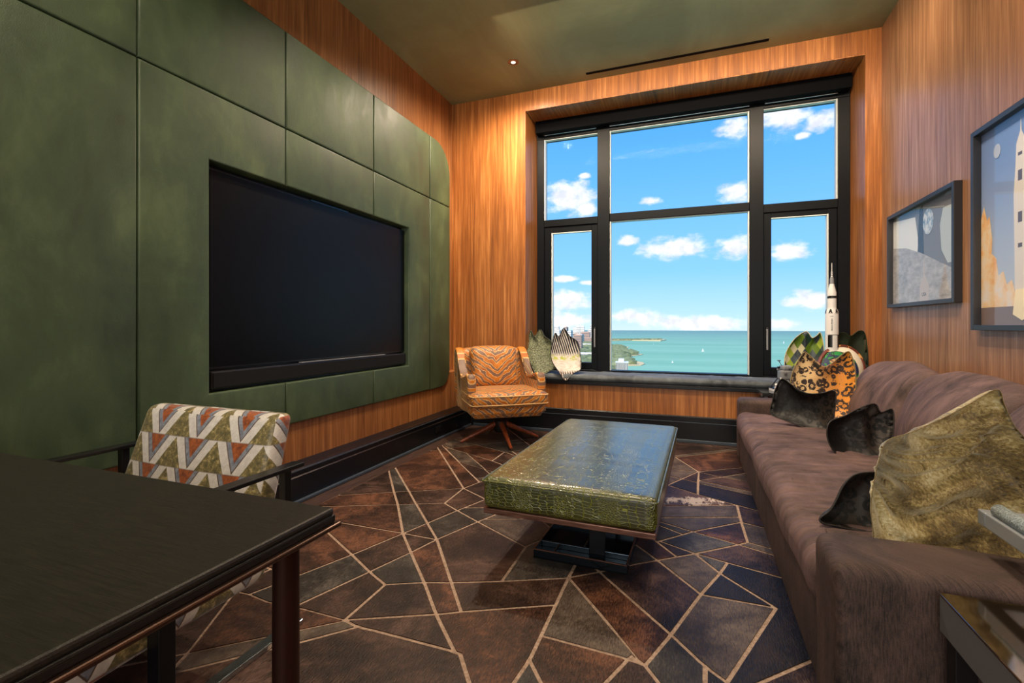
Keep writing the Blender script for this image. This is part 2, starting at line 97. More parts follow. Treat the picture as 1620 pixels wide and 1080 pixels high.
PILLOWS={
 'sage':((-1.504,4.76,0.554),12.0,22,0.13,[(-0.107,0.486),(-0.095,0.523),(-0.051,0.464),(0.008,0.537),(0.058,0.457),(0.135,0.393),(0.171,0.258),(0.188,0.119),(0.11,0.063),(0.0,-0.0),(-0.057,0.095),(-0.124,0.255),(-0.137,0.398)]),
 'palm':((-1.202,4.74,0.535),22.0,22,0.13,[(-0.134,0.353),(-0.087,0.515),(-0.049,0.48),(0.009,0.573),(0.065,0.487),(0.148,0.416),(0.166,0.283),(0.163,0.126),(0.088,0.08),(0.0,0.0),(-0.066,0.093),(-0.133,0.215)]),
 'geo':((0.954,4.986,0.6),-11.0,14,0.14,[(-0.163,0.146),(-0.148,0.26),(-0.088,0.376),(-0.018,0.443),(0.022,0.449),(0.056,0.396),(0.095,0.42),(0.12,0.444),(0.143,0.333),(0.152,0.16),(0.123,0.016),(-0.017,-0.004),(-0.136,0.012)]),
 'velvet':((1.247,4.7,0.556),22.0,6,0.14,[(-0.131,0.382),(-0.098,0.472),(-0.038,0.483),(0.014,0.456),(0.088,0.499),(0.134,0.477),(0.146,0.355),(0.139,0.198),(0.107,0.005),(-0.149,-0.005)]),
 'globe':((1.109,4.5,0.586),22.0,20,0.12,[(0.226,0.155),(0.206,0.104),(0.175,0.056),(0.135,0.016),(0.089,-0.015),(0.039,-0.034),(-0.01,-0.041),(-0.056,-0.034),(-0.096,-0.015),(-0.127,0.016),(-0.147,0.057),(-0.154,0.105),(-0.149,0.156),(-0.13,0.208),(-0.1,0.257),(-0.06,0.299),(-0.013,0.331),(0.038,0.352),(0.089,0.359),(0.136,0.352),(0.177,0.331),(0.208,0.298),(0.227,0.256),(0.233,0.207)]),
 'leopard':((0.843,3.91,0.43),-0.3,14,0.17,[(-0.172,0.282),(-0.148,0.362),(-0.113,0.433),(-0.079,0.486),(-0.044,0.463),(0.001,0.413),(0.043,0.382),(0.099,0.416),(0.155,0.472),(0.199,0.496),(0.218,0.442),(0.228,0.357),(0.224,0.245),(0.205,0.122),(0.158,0.011),(-0.031,-0.016),(-0.167,0.001),(-0.185,0.144)]),
 'black1':((0.694,3.6,0.44),-30.0,10,0.15,[(-0.223,0.05),(-0.217,0.134),(-0.202,0.223),(-0.166,0.296),(-0.104,0.263),(-0.04,0.223),(0.024,0.213),(0.089,0.228),(0.151,0.247),(0.159,0.168),(0.151,0.06),(0.135,-0.037),(0.057,-0.027),(-0.049,0.0),(-0.136,0.02)]),
 'black2':((0.822,2.93,0.42),20.6,16,0.16,[(-0.159,0.152),(-0.129,0.188),(-0.058,0.211),(0.011,0.244),(0.094,0.273),(0.122,0.267),(0.138,0.23),(0.198,0.247),(0.195,0.188),(0.164,0.091),(0.107,0.025),(-0.04,-0.028),(-0.101,-0.012),(-0.15,0.038),(-0.168,0.098)]),
 'black3':((0.493,1.895,0.42),6.8,14,0.13,[(-0.087,0.024),(-0.056,0.051),(-0.034,0.085),(-0.007,0.136),(0.027,0.172),(0.07,0.185),(0.102,0.177),(0.105,0.101),(0.088,0.008),(0.028,-0.005),(-0.036,0.004),(-0.077,0.009)]),
 'gold':((0.72,1.782,0.42),14.1,-4,0.2,[(-0.222,0.073),(-0.23,0.14),(-0.223,0.224),(-0.209,0.299),(-0.19,0.342),(-0.133,0.366),(-0.05,0.409),(0.022,0.455),(0.09,0.497),(0.112,0.453),(0.139,0.395),(0.184,0.336),(0.223,0.235),(0.233,0.123),(0.22,0.009),(0.089,-0.017),(-0.064,-0.017),(-0.194,-0.014),(-0.216,0.024)]),
}

w = D.worlds.new('world'); sc.world = w; w.use_nodes = True
t = NT(w.node_tree)
bg = w.node_tree.nodes['Background']
dirv = t.n.new('ShaderNodeTexCoord').outputs['Generated']
dx, dy, dz = t.sep(dirv)
az = t.m('ARCTAN2', dx, dy); el = t.m('ARCTAN2', dz, t.v('LENGTH', t.comb(dx, dy, 0.)))
azw = t.m('WRAP', az, .32, -.34)
ae = t.comb(azw, el, 0.)
nz = t.m('SUBTRACT', t.noise(t.v('MULTIPLY', t.comb(az, el, 0.), (1, 1.7, 1)), 26, 7, .6), .5)
field = None
for a, e, ra, re in CLOUDS:
    l = t.v('LENGTH', t.v('MULTIPLY', t.v('SUBTRACT', ae, (a, e, 0)), (1/ra, 1/re, 0)))
    f = t.m('SUBTRACT', 1., l)
    field = f if field is None else t.m('MAXIMUM', field, f)
cm = t.map(t.m('ADD', field, t.m('MULTIPLY', nz, 2.4)), -.30, .60)
cm = t.m('MULTIPLY', cm, t.map(field, -.8, -.2))
blue = t.ramp(t.map(el, -.02, .6, smooth=False), [(0, srgb(205, 225, 240)), (.06, srgb(176, 216, 245)), (.2, srgb(132, 196, 246)), (.5, srgb(98, 174, 243)), (.75, srgb(72, 154, 238)), (1, srgb(52, 130, 224))])
white = t.mix(t.map(t.noise(t.comb(az, el, 1.), 40, 4), .3, .7), srgb(214, 216, 232), srgb(250, 249, 252))
t.put(bg.inputs['Color'], t.mix(t.m('MULTIPLY', cm, .93), blue, white))
bg.inputs['Strength'].default_value = 1.2
# ------------------------------------------------------------------ sun (shines from behind the tower on the lake) plus room lamps and added fills
def light(name, typ, loc, energy, col=(1, 1, 1), **kw):
    l = D.lights.new(name, typ); l.energy = energy; l.color = col
    for k, v in kw.items(): setattr(l, k, v)
    o = D.objects.new(name, l); COL.objects.link(o); o.location = loc
    return o
s = light('sun', 'SUN', (0, -5, 50), 4.6, (1, .95, .86), angle=.01); s.rotation_euler = (radians(50), 0, radians(-25))
WARM = (1, .80, .58)
def spot(loc, target, e, size=80, blend=.9, col=WARM):
    o = light('downlight_and_fill_spot', 'SPOT', loc, e, col, spot_size=radians(size), spot_blend=blend, shadow_soft_size=.05)  # one name for the ceiling downlights and the added fill spot
    o.rotation_euler = (Vector(target)-Vector(loc)).to_track_quat('-Z', 'Y').to_euler(); return o
spot((-1.575, 4.217, 3.53), (-1.66, 4.45, 0), 230, 165, 1.0)
a = light('header_wash_fill', 'AREA', (-.1, 3.5, 3.53), 62, WARM, shape='RECTANGLE', size=2.8, size_y=.14, spread=radians(120))  # added strip light washing the header, in place of unseen downlights
a.rotation_euler = (radians(48), 0, 0)
spot((-1.3, 2.6, 3.55), (-2.4, 3.0, 1.0), 130, 100)
spot((-1.3, .9, 3.55), (-2.4, 1.3, 1.1), 110, 100)
spot((.3, 2.4, 3.55), (1.5, 3.0, 1.6), 150, 105)
spot((.3, .6, 3.55), (.9, 1.5, .4), 100, 110)
spot((.55, 2.9, 3.55), (.45, 2.8, 0), 95, 95)  # added fill: warms the right of the rug and the sofa seat
spot((-.6, 1.6, 3.55), (-.4, 2.2, 0), 80, 110)
a = light('rear_fill_light', 'AREA', (-.4, -2.3, 1.75), 90, (1, .95, .88), shape='RECTANGLE', size=3.2, size_y=2.2)  # added fill behind the camera, brightens the whole room
a.rotation_euler = (radians(92), 0, 0)
# ------------------------------------------------------------------ mesh helpers
def link(name, bm, m, parent=None, smooth=False, loc=None, angle=None):
    me = D.meshes.new(name); bm.normal_update(); bm.to_mesh(me); bm.free()
    for mm in (m if isinstance(m, (list, tuple)) else [m]): me.materials.append(mm)
    if smooth or angle:
        for p in me.polygons: p.use_smooth = True
        if angle: me.set_sharp_from_angle(angle=radians(angle))
    o = D.objects.new(name, me); COL.objects.link(o)
    if parent: o.parent = parent
    if loc: o.location = loc
    return o
def tag(o, label, cat, group=None):
    o['label'] = label; o['category'] = cat
    if group: o['group'] = group
    return o
def empty(name, loc=(0, 0, 0), rz=0, label=None, cat=None, group=None):
    o = D.objects.new(name, None); COL.objects.link(o); o.location = loc; o.rotation_euler = (0, 0, rz)
    o.empty_display_size = .05
    if label: tag(o, label, cat, group)
    return o
def struct(o): o['kind'] = 'structure'; return o
def box(bm, x0, x1, y0, y1, z0, z1, bev=0, seg=2, M=None):
    v = [bm.verts.new((x, y, z)) for x in (x0, x1) for y in (y0, y1) for z in (z0, z1)]
    fs = [bm.faces.new([v[i] for i in q]) for q in ((0, 1, 3, 2), (4, 6, 7, 5), (0, 4, 5, 1), (2, 3, 7, 6), (0, 2, 6, 4), (1, 5, 7, 3))]
    if bev:
        es = list({e for f in fs for e in f.edges})
        r = bmesh.ops.bevel(bm, geom=es, offset=bev, segments=seg, profile=.5, affect='EDGES')
        v = list({q for f in r['faces'] for q in f.verts} | {q for q in v if q.is_valid})
    if M is not None:
        for q in v: q.co = M @ q.co
    return v
def B(*a, **k):
    bm = bmesh.new(); box(bm, *a, **k); return bm
def cyl(bm, a, b, r0, r1=None, n=20, cap=True):
    a = Vector(a); b = Vector(b); r1 = r0 if r1 is None else r1
    q = (b-a).to_track_quat('Z', 'Y').to_matrix()
    R = []
    for c, r in ((a, r0), (b, r1)):
        R.append([bm.verts.new(c + q @ Vector((r*cos(2*pi*i/n), r*sin(2*pi*i/n), 0))) for i in range(n)])
    for i in range(n): bm.faces.new((R[0][i], R[0][(i+1) % n], R[1][(i+1) % n], R[1][i]))
    if cap: bm.faces.new(R[0][::-1]); bm.faces.new(R[1])
def lathe(bm, prof, n=28, c=(0, 0)):
    rings = [[bm.verts.new((c[0]+r*cos(2*pi*i/n), c[1]+r*sin(2*pi*i/n), z)) for i in range(n)] for r, z in prof]
    for A, C in zip(rings, rings[1:]):
        for i in range(n): bm.faces.new((A[i], A[(i+1) % n], C[(i+1) % n], C[i]))
    bm.faces.new(rings[0][::-1]); bm.faces.new(rings[-1])
def prism(bm, pts, f0, f1):
    """pts polygon (a,b); f0/f1 map (a,b)->3D for the two ends"""
    A = [bm.verts.new(f0(*p)) for p in pts]; C = [bm.verts.new(f1(*p)) for p in pts]
    n = len(pts)
    fs = [bm.faces.new(A[::-1]), bm.faces.new(C)]
    for i in range(n): fs.append(bm.faces.new((A[i], A[(i+1) % n], C[(i+1) % n], C[i])))
    bmesh.ops.recalc_face_normals(bm, faces=fs)
    return A, C, fs
def soft(x0, x1, y0, y1, z0, z1, r=.04, puff=(0, 0, 0), n=10, k=3, fn=None):
    """rounded, optionally puffed and wrinkled upholstery block"""
    bm = bmesh.new(); uvl = bm.loops.layers.uv.new('uv')
    h = [(x1-x0)/2, (y1-y0)/2, (z1-z0)/2]; c = [(x0+x1)/2, (y0+y1)/2, (z0+z1)/2]
    rr = [min(r, q*.98) for q in h]
    def axis(i):
        H, R = h[i], rr[i]
        nn = max(2, int(n*H/max(h)))
        e = [-H+R*(1-cos(pi/2*j/k))*1.0 for j in range(k)]
        m = [-(H-R)+2*(H-R)*j/nn for j in range(nn+1)]
        return e+m+[-q for q in e[::-1]]
    ax = [axis(i) for i in range(3)]
    cache = {}
    def V(p):
        key = tuple(round(q, 5) for q in p)
        if key in cache: return cache[key]
        inn = [max(-(h[i]-rr[i]), min(h[i]-rr[i], p[i])) for i in range(3)]
        d = [(p[i]-inn[i])/rr[i] for i in range(3)]
        L = math.sqrt(sum(q*q for q in d)) or 1
        q = [inn[i]+d[i]/L*rr[i]*(1 if L > .0 else 0) for i in range(3)]
        u = [max(-1, min(1, q[i]/h[i])) for i in range(3)]
        for i in range(3):
            j, l = (i+1) % 3, (i+2) % 3
            q[i] += puff[i]*u[i]*(1-u[j]**2)*(1-u[l]**2)
        co = Vector(q)+Vector(c)
        if fn: co = fn(co, u)
        v = bm.verts.new(co); cache[key] = v; return v
    for i in range(3):
        j, l = (i+1) % 3, (i+2) % 3
        for s in (-1, 1):
            for a in range(len(ax[j])-1):
                for b in range(len(ax[l])-1):
                    P = []
                    for (aa, bb) in ((a, b), (a+1, b), (a+1, b+1), (a, b+1)):
                        p = [0, 0, 0]; p[i] = s*h[i]; p[j] = ax[j][aa]; p[l] = ax[l][bb]; P.append(V(p))
                    if s < 0: P.reverse()
                    if len(set(P)) >= 3:
                        try: bm.faces.new([q for t_, q in enumerate(P) if q not in P[:t_]])
                        except ValueError: pass
    for f in bm.faces:
        nrm = f.normal if f.normal.length else Vector((0, 0, 1)); f.normal_update(); nrm = f.normal
        m_ = max(range(3), key=lambda q: abs(nrm[q]))
        for lp in f.loops:
            co = lp.vert.co
            lp[uvl].uv = (co.y, co.z) if m_ == 0 else (co.x, co.z) if m_ == 1 else (co.x, co.y)
    return bm
def catmull(P, sub=4, sharp=()):
    out = []; n = len(P)
    for i in range(n):
        p0, p1, p2, p3 = P[i-1], P[i], P[(i+1) % n], P[(i+2) % n]
        for k in range(sub):
            t_ = k/sub
            f = lambda a, b, c, d: .5*((2*b)+(-a+c)*t_+(2*a-5*b+4*c-d)*t_*t_+(-a+3*b-3*c+d)*t_**3)
            out.append((f(p0[0], p1[0], p2[0], p3[0]), f(p0[1], p1[1], p2[1], p3[1])))
    return out
def puffy(outline, T, rings=12, sub=4, fold=None, piping=None):
    """two-sided inflated cushion from a 2D outline, local x right, z up, -y front"""
    bm = bmesh.new(); uvl = bm.loops.layers.uv.new('uv')
    P = catmull(outline, sub); n = len(P)
    cx = sum(p[0] for p in P)/n; cz = sum(p[1] for p in P)/n
    ring0 = [bm.verts.new((p[0], 0, p[1])) for p in P]
    for side in (-1, 1):
        prev = ring0
        for r in range(1, rings):
            s_ = 1-r/rings; rho = s_
            cur = []
            for p in P:
                x = cx+(p[0]-cx)*s_; z = cz+(p[1]-cz)*s_
                th = T/2*(1-rho**2.4)**.62
                if fold: th = fold(x, z, th, side)
                cur.append(bm.verts.new((x, side*th, z)))
            for i in range(n):
                q = (prev[i], prev[(i+1) % n], cur[(i+1) % n], cur[i])
                bm.faces.new(q if side < 0 else q[::-1])
            prev = cur
        th = T/2
        if fold: th = fold(cx, cz, th, side)
        cv = bm.verts.new((cx, side*th, cz))
        for i in range(n):
            q = (prev[i], prev[(i+1) % n], cv); bm.faces.new(q if side < 0 else q[::-1])
    for f in bm.faces:
        for lp in f.loops: lp[uvl].uv = (lp.vert.co.x, lp.vert.co.z)
    return bm, P
def tube(bm, pts, r, n=8, closed=False):
    pts = [Vector(p) for p in pts]; N = len(pts); rings = []
    up = Vector((0, 0, 1))
    for i, p in enumerate(pts):
        a = pts[i-1] if (i or closed) else p; b = pts[(i+1) % N] if (i < N-1 or closed) else p
        d = (b-a).normalized(); s_ = d.cross(up)
        if s_.length < .1: s_ = d.cross(Vector((0, 1, 0)))
        s_.normalize(); u_ = s_.cross(d).normalized()
        rings.append([bm.verts.new(p+(s_*cos(2*pi*k/n)+u_*sin(2*pi*k/n))*r) for k in range(n)])
    for i in range(N if closed else N-1):
        A, C = rings[i], rings[(i+1) % N]
        for k in range(n): bm.faces.new((A[k], A[(k+1) % n], C[(k+1) % n], C[k]))
    if not closed: bm.faces.new(rings[0][::-1]); bm.faces.new(rings[-1])
# ------------------------------------------------------------------ materials
def wood(name, axis='Z', dark=(.10, .030, .008), mid=(.36, .125, .030), lite=(.62, .27, .085), rough=.36, strip=.16, contrast=1.):
    def b(t):
        x, y, z = t.sep(t.pos())
        a = t.m('ADD', x, t.m('MULTIPLY', y, 1.03)) if axis == 'Z' else x
        g = z if axis == 'Z' else y
        sid = t.m('FLOOR', t.m('DIVIDE', a, strip))
        wn = t.n.new('ShaderNodeTexWhiteNoise'); wn.noise_dimensions = '1D'; t.put(wn.inputs['W'], sid)
        off = t.m('MULTIPLY', wn.outputs[0], 7.)
        p = t.comb(t.m('MULTIPLY', a, 1.), off, t.m('MULTIPLY', g, .035))
        n1 = t.noise(p, 46, 5, .6, .25)
        p2 = t.comb(a, t.m('ADD', off, 3.), t.m('MULTIPLY', g, .012))
        n2 = t.noise(p2, 190, 3, .6)
        n3 = t.noise(t.comb(a, off, t.m('MULTIPLY', g, .3)), 5, 3)
        f = t.m('ADD', t.m('ADD', t.m('MULTIPLY', n1, .62), t.m('MULTIPLY', n2, .28)), t.m('MULTIPLY', n3, .16))
        f = t.m('ADD', f, t.m('MULTIPLY', t.m('SUBTRACT', wn.outputs[0], .5), .07))
        c = t.ramp(f, [(.33, dark), (.44, tuple(.4*q+.6*r for q, r in zip(dark, mid))), (.54, mid), (.70, lite)])
        e = t.m('PINGPONG', a, strip/2)
        seam = t.map(e, .0, .0012, .55, 1.)
        c = t.mix(seam, tuple(q*.5 for q in dark), c)
        return {'Base Color': c, 'Roughness': t.map(n1, .3, .7, rough+.08, rough-.05), 'Normal': t.bump(n2, .12, .004)}
    return mat(name, rough=rough, build=b)
M_WOOD = wood('walnut_veneer')
M_WOODR = wood('walnut_veneer_skylit', dark=(.13, .055, .024), mid=(.34, .165, .08), lite=(.52, .29, .155), rough=.34)  # greyer, paler copy: sky sheen on the right wall put into the colour
M_WOODL = wood('walnut_veneer_left', dark=(.10, .032, .009), mid=(.31, .115, .034), lite=(.50, .22, .08), rough=.4)
M_SOFFIT = wood('walnut_veneer_soffit', axis='Y')
def leather_b(t):
    p = t.pos()
    n = t.noise(p, 1.6, 6, .6, .6); n2 = t.noise(t.v('MULTIPLY', p, (1, 1, .45)), 7, 6, .65, .4); fine = t.noise(p, 260, 3, .6)
    ws = t.noise(t.v('MULTIPLY', p, (1, 6, 22)), 3, 5, .7, .8)
    f = t.m('ADD', t.m('MULTIPLY', n, .6), t.m('MULTIPLY', n2, .4))
    c = t.ramp(f, [(.3, srgb(46, 58, 42)), (.5, srgb(64, 81, 56)), (.68, srgb(90, 106, 72))])
    c = t.mix(t.map(ws, .62, .78, 0, .35), c, srgb(96, 122, 84))
    h = t.m('ADD', t.m('MULTIPLY', fine, .4), t.m('MULTIPLY', n2, .9))
    return {'Base Color': c, 'Roughness': t.map(n2, .3, .7, .42, .56), 'Normal': t.bump(h, .35, .006)}
M_LEATHER = mat('green_leather', build=leather_b)
M_CEIL = mat('green_ceiling', build=lambda t: {'Base Color': t.ramp(t.noise(t.v('MULTIPLY', t.pos(), (1, .5, 1)), 1.3, 6, .6, .5), [(.35, srgb(122, 126, 92)), (.65, srgb(152, 156, 118))]), 'Roughness': .5, 'Normal': t.bump(t.noise(t.v('MULTIPLY', t.pos(), (.6, 2.5, 1)), 3, 5, .6), .2, .01)})
M_BLACK = mat('black_lacquer', srgb(15, 17, 21), .28)
M_FRAME = mat('black_window_frame', srgb(6, 10, 15), .4, Specular_IOR_Level=.2)
M_BLIND = mat('black_blind_fabric', srgb(5, 6, 9), .8, Specular_IOR_Level=.1)
M_SHOE = mat('grey_blue_skirting_edge', srgb(62, 72, 84), .35)
M_BEAD = mat('skylit_bead', srgb(205, 212, 210), .4)  # pale tone paints in skylight caught on the bead sides
M_DARKFLOOR = mat('dark_floor', build=lambda t: {'Base Color': t.ramp(t.noise(t.v('MULTIPLY', t.pos(), (12, 1, 1)), 6, 5), [(.3, srgb(52, 38, 34)), (.7, srgb(88, 66, 58))]), 'Roughness': .4})
M_TV = mat('tv_screen', (.001, .001, .0012), .34, Specular_IOR_Level=.2)
M_TVB = mat('tv_black_plastic', (.008, .008, .009), .35)
M_BAR = mat('soundbar_cloth', srgb(24, 25, 28), .8, Specular_IOR_Level=.2)
M_CHROME = mat('brushed_chrome', srgb(190, 200, 208), .22, 1.)
M_CHROME2 = mat('dark_chrome', srgb(84, 100, 112), .25, .9)
M_BRONZE = mat('dark_bronze', srgb(104, 82, 72), .3, .9)
M_BRONZED = mat('dark_bronze_leg', srgb(66, 40, 32), .35, .7)
M_SEAM = mat('tan_rug_seam', build=lambda t: {'Base Color': t.ramp(t.noise(t.pos(), 90, 4), [(.3, srgb(138, 112, 95)), (.7, srgb(186, 160, 140))]), 'Roughness': .8})
def hide(name, a, b_, c, patch=None, rough=.42):
    def bb(t):
        p = t.pos()
        n = t.noise(p, 3.2, 6, .6, .8); hair = t.noise(t.v('MULTIPLY', p, (1, .22, 1)), 190, 3, .7); n2 = t.noise(p, 14, 5, .7, .5)
        f = t.m('ADD', t.m('MULTIPLY', n, .7), t.m('ADD', t.m('MULTIPLY', n2, .3), t.m('MULTIPLY', t.m('SUBTRACT', hair, .5), .45)))
        col = t.ramp(f, [(.38, a), (.50, b_), (.64, c)])
        if patch:
            pm = t.map(t.m('ADD', t.noise(p, 3.0, 5, .6, .4), t.m('MULTIPLY', t.m('SUBTRACT', t.noise(t.v('MULTIPLY', p, (1, .35, 1)), 60, 4, .7), .5), .35)), .53, .60)
            col = t.mix(pm, col, patch)
        return {'Base Color': col, 'Roughness': t.map(hair, .3, .7, rough-.08, rough+.12), 'Normal': t.bump(hair, .7, .003)}
    return mat(name, build=bb, Specular_IOR_Level=.35)
HIDES = [hide('dark_brown_hide', srgb(22, 14, 12), srgb(52, 36, 30), srgb(94, 70, 60)),
         hide('slate_hide', srgb(34, 30, 28), srgb(58, 53, 49), srgb(98, 92, 86)),
         hide('rust_hide', srgb(32, 18, 13), srgb(66, 42, 32), srgb(122, 80, 58)),
         hide('black_hide', srgb(14, 11, 10), srgb(26, 20, 18), srgb(48, 36, 30)),
         hide('patched_hide', srgb(46, 32, 26), srgb(84, 62, 50), srgb(120, 92, 76), srgb(208, 190, 176)),
         hide('grey_brown_hide', srgb(48, 40, 36), srgb(78, 66, 58), srgb(112, 98, 86))]
def velvet(name, a, b_, sc_=18, sheen=.6, rib=0, bump=.25):
    def bb(t):
        p = t.pos(); n = t.noise(t.v('MULTIPLY', p, (1, 1, .6)), sc_*.25, 5, .65, .5); fz = t.noise(p, 330, 2, .7)
        m_ = t.m('ADD', t.m('MULTIPLY', n, .75), t.m('MULTIPLY', fz, .3)); h = fz
        if rib:
            x, y, z = t.sep(p)
            rb = t.noise(t.comb(t.m('ADD', x, y), 0., t.m('MULTIPLY', z, .12)), 260, 3, .6)
            m_ = t.m('ADD', m_, t.m('MULTIPLY', t.m('SUBTRACT', rb, .5), .6)); h = rb
        x2, y2, z2 = t.sep(p)
        st_ = t.noise(t.comb(t.m('MULTIPLY', x2, 3.), t.m('MULTIPLY', y2, 20.), t.m('MULTIPLY', z2, 4.)), 1.2, 5, .65, .8)
        if not rib: m_ = t.m('ADD', m_, t.m('MULTIPLY', t.m('SUBTRACT', st_, .5), .5)); h = t.m('ADD', h, t.m('MULTIPLY', st_, 2.))
        return {'Base Color': t.ramp(m_, [(.35, a), (.72, b_)]), 'Normal': t.bump(h, bump, .004)}
    return mat(name, rough=.75, build=bb, Sheen_Weight=sheen, Sheen_Roughness=.4, Sheen_Tint=(*b_, 1))
M_SOFA = velvet('mauve_brown_velvet', srgb(46, 34, 33), srgb(122, 96, 92), sheen=.35)
M_SOFAR = velvet('ribbed_brown_velvet', srgb(20, 13, 11), srgb(92, 70, 62), rib=1, sheen=.25, bump=.6)
M_BENCH = velvet('charcoal_bench_cloth', srgb(48, 52, 56), srgb(112, 120, 126), sheen=.5)
M_DGREEN = velvet('dark_green_velvet', srgb(18, 28, 16), srgb(50, 62, 36), sheen=.4)
def tiger_b(t):
    u, v, _ = t.sep(t.uv())
    au = t.m('ABSOLUTE', u)
    wob = t.noise(t.comb(u, v, 0), 7, 4, .6, .4)
    q = t.m('ADD', t.m('SUBTRACT', v, t.m('MULTIPLY', au, .75)), t.m('MULTIPLY', wob, .11))
    s_ = t.m('PINGPONG', t.m('MULTIPLY', q, 15.5), .5)
    w_ = t.map(t.noise(t.comb(u, v, 5.), 9, 3, .6), .3, .7, .10, .30)
    core = t.map(t.m('SUBTRACT', s_, w_), -.02, .02, 1, 0)
    edge = t.m('SUBTRACT', t.map(t.m('SUBTRACT', s_, t.m('ADD', w_, .07)), -.02, .02, 1, 0), core)
    base = t.ramp(t.noise(t.uv(), 11, 4), [(.3, srgb(164, 86, 18)), (.7, srgb(214, 132, 38))])
    c = t.mix(core, base, srgb(122, 92, 74)); c = t.mix(edge, c, srgb(236, 190, 128))
    return {'Base Color': c, 'Normal': t.bump(t.m('ADD', s_, t.m('MULTIPLY', t.noise(t.uv(), 200, 2), .4)), .35, .004)}
M_TIGER = mat('tiger_velvet', rough=.5, build=tiger_b, Sheen_Weight=.3, Sheen_Roughness=.35, Sheen_Tint=(1, .75, .4, 1))
def leopard(name, bg1, bg2, spot_, scale=26, metal=0, rough=.5, sheen=.4):
    def bb(t):
        uv = t.uv(); d = t.v('ADD', uv, t.v('SCALE', t.noise(uv, 14, 3, .6, 0, 1), .03))
        u, v, _ = t.sep(uv)
        sc1 = t.m('MULTIPLY', t.vor(d, scale), 1.)
        ring = t.m('MULTIPLY', t.map(sc1, .22, .28), t.map(sc1, .50, .58, 1, 0))
        brk = t.map(t.noise(uv, scale*1.9, 3, .6), .38, .43)
        sp = t.map(t.noise(uv, scale*1.7, 2, .5), .61, .64)
        m_ = t.m('MULTIPLY', ring, brk)
        c = t.mix(t.map(u, -.1, .15), bg1, bg2)
        c = t.mix(t.map(sc1, .1, .24, .35, 0), c, spot_)
        c = t.mix(m_, c, spot_)
        c = t.mix(sp, c, spot_)
        return {'Base Color': c, 'Roughness': t.map(m_, 0, 1, rough, rough+.15)}
    return mat(name, rough=rough, metal=metal, build=bb, Sheen_Weight=sheen)
M_LEOP = leopard('leopard_velvet', srgb(232, 200, 144), srgb(220, 140, 34), srgb(40, 20, 12), 21)
M_BLEOP = leopard('black_leopard_velvet', srgb(7, 6, 6), srgb(52, 42, 36), srgb(3, 3, 3), 26, rough=.55, sheen=.0)
def gold_b(t):
    uv = t.uv(); n = t.noise(uv, 6, 3, .5, .8); f = t.noise(uv, 120, 4, .75, .4)
    c = t.ramp(t.m('ADD', t.m('MULTIPLY', n, .6), t.m('MULTIPLY', f, .4)), [(.36, srgb(50, 36, 14)), (.46, srgb(124, 102, 54)), (.54, srgb(192, 170, 110)), (.64, srgb(240, 232, 192))])
    return {'Base Color': c, 'Roughness': t.map(f, .3, .7, .32, .5), 'Normal': t.bump(t.m('ADD', n, t.m('MULTIPLY', f, .35)), .5, .02)}
M_GOLD = mat('gold_crushed_velvet', build=gold_b, Sheen_Weight=.6, Sheen_Tint=(1, .95, .7, 1))
M_SAGE = mat('sage_speckled_cloth', rough=.6, build=lambda t: {'Base Color': t.ramp(t.noise(t.uv(), 75, 5, .75, .8), [(.40, srgb(30, 34, 30)), (.47, srgb(92, 98, 74)), (.6, srgb(150, 156, 122))])})
def palm_b(t):
    u, v, _ = t.sep(t.uv())
    st = t.m('ADD', t.m('MULTIPLY', u, 1.), t.m('MULTIPLY', t.m('MULTIPLY', v, v), .35))
    s_ = t.m('PINGPONG', t.m('MULTIPLY', st, 42), .5)
    stripe = t.map(t.m('ADD', s_, t.m('MULTIPLY', t.m('PINGPONG', t.m('MULTIPLY', v, 75), .5), .22)), .20, .26, 1, 0)
    top = t.map(v, .27, .33); bot = t.map(v, .09, .13, 1, 0)
    base = t.ramp(t.noise(t.comb(u, t.m('MULTIPLY', v, 4), 0.), 22, 4, .7), [(.35, srgb(196, 180, 170)), (.6, srgb(222, 220, 214))])
    yel = t.m('MULTIPLY', t.map(t.m('ABSOLUTE', t.m('SUBTRACT', v, .26)), .0, .045, 1, 0), t.map(t.noise(t.uv(), 26, 3), .46, .56))
    c = t.mix(yel, base, srgb(176, 186, 60))
    c = t.mix(t.m('MULTIPLY', top, t.m('SUBTRACT', 1., stripe)), c, srgb(26, 28, 40))
    c = t.mix(t.m('MULTIPLY', bot, t.m('SUBTRACT', 1., stripe)), c, srgb(86, 62, 54))
    return {'Base Color': c}
M_PALM = mat('palm_print_cloth', rough=.6, build=palm_b)
def geo_b(t):
    u, v, _ = t.sep(t.uv())
    w_ = t.m('MULTIPLY', u, 17.); h_ = t.m('MULTIPLY', v, 10.)
    wn = t.n.new('ShaderNodeTexWhiteNoise'); wn.noise_dimensions = '2D'
    t.put(wn.inputs[0], t.comb(t.m('FLOOR', t.m('ADD', w_, h_)), t.m('FLOOR', t.m('SUBTRACT', w_, h_)), 0.))
    r = wn.outputs[0]
    c = t.ramp(r, [(0, srgb(40, 50, 56)), (.2, srgb(92, 118, 34)), (.38, srgb(70, 80, 88)), (.52, srgb(36, 84, 44)), (.64, srgb(150, 168, 60)), (.76, srgb(196, 188, 156)), (.86, srgb(98, 96, 88)), (.94, srgb(30, 60, 50))], 'CONSTANT')
    return {'Base Color': c}
M_GEO = mat('green_geometric_cloth', rough=.45, build=geo_b)
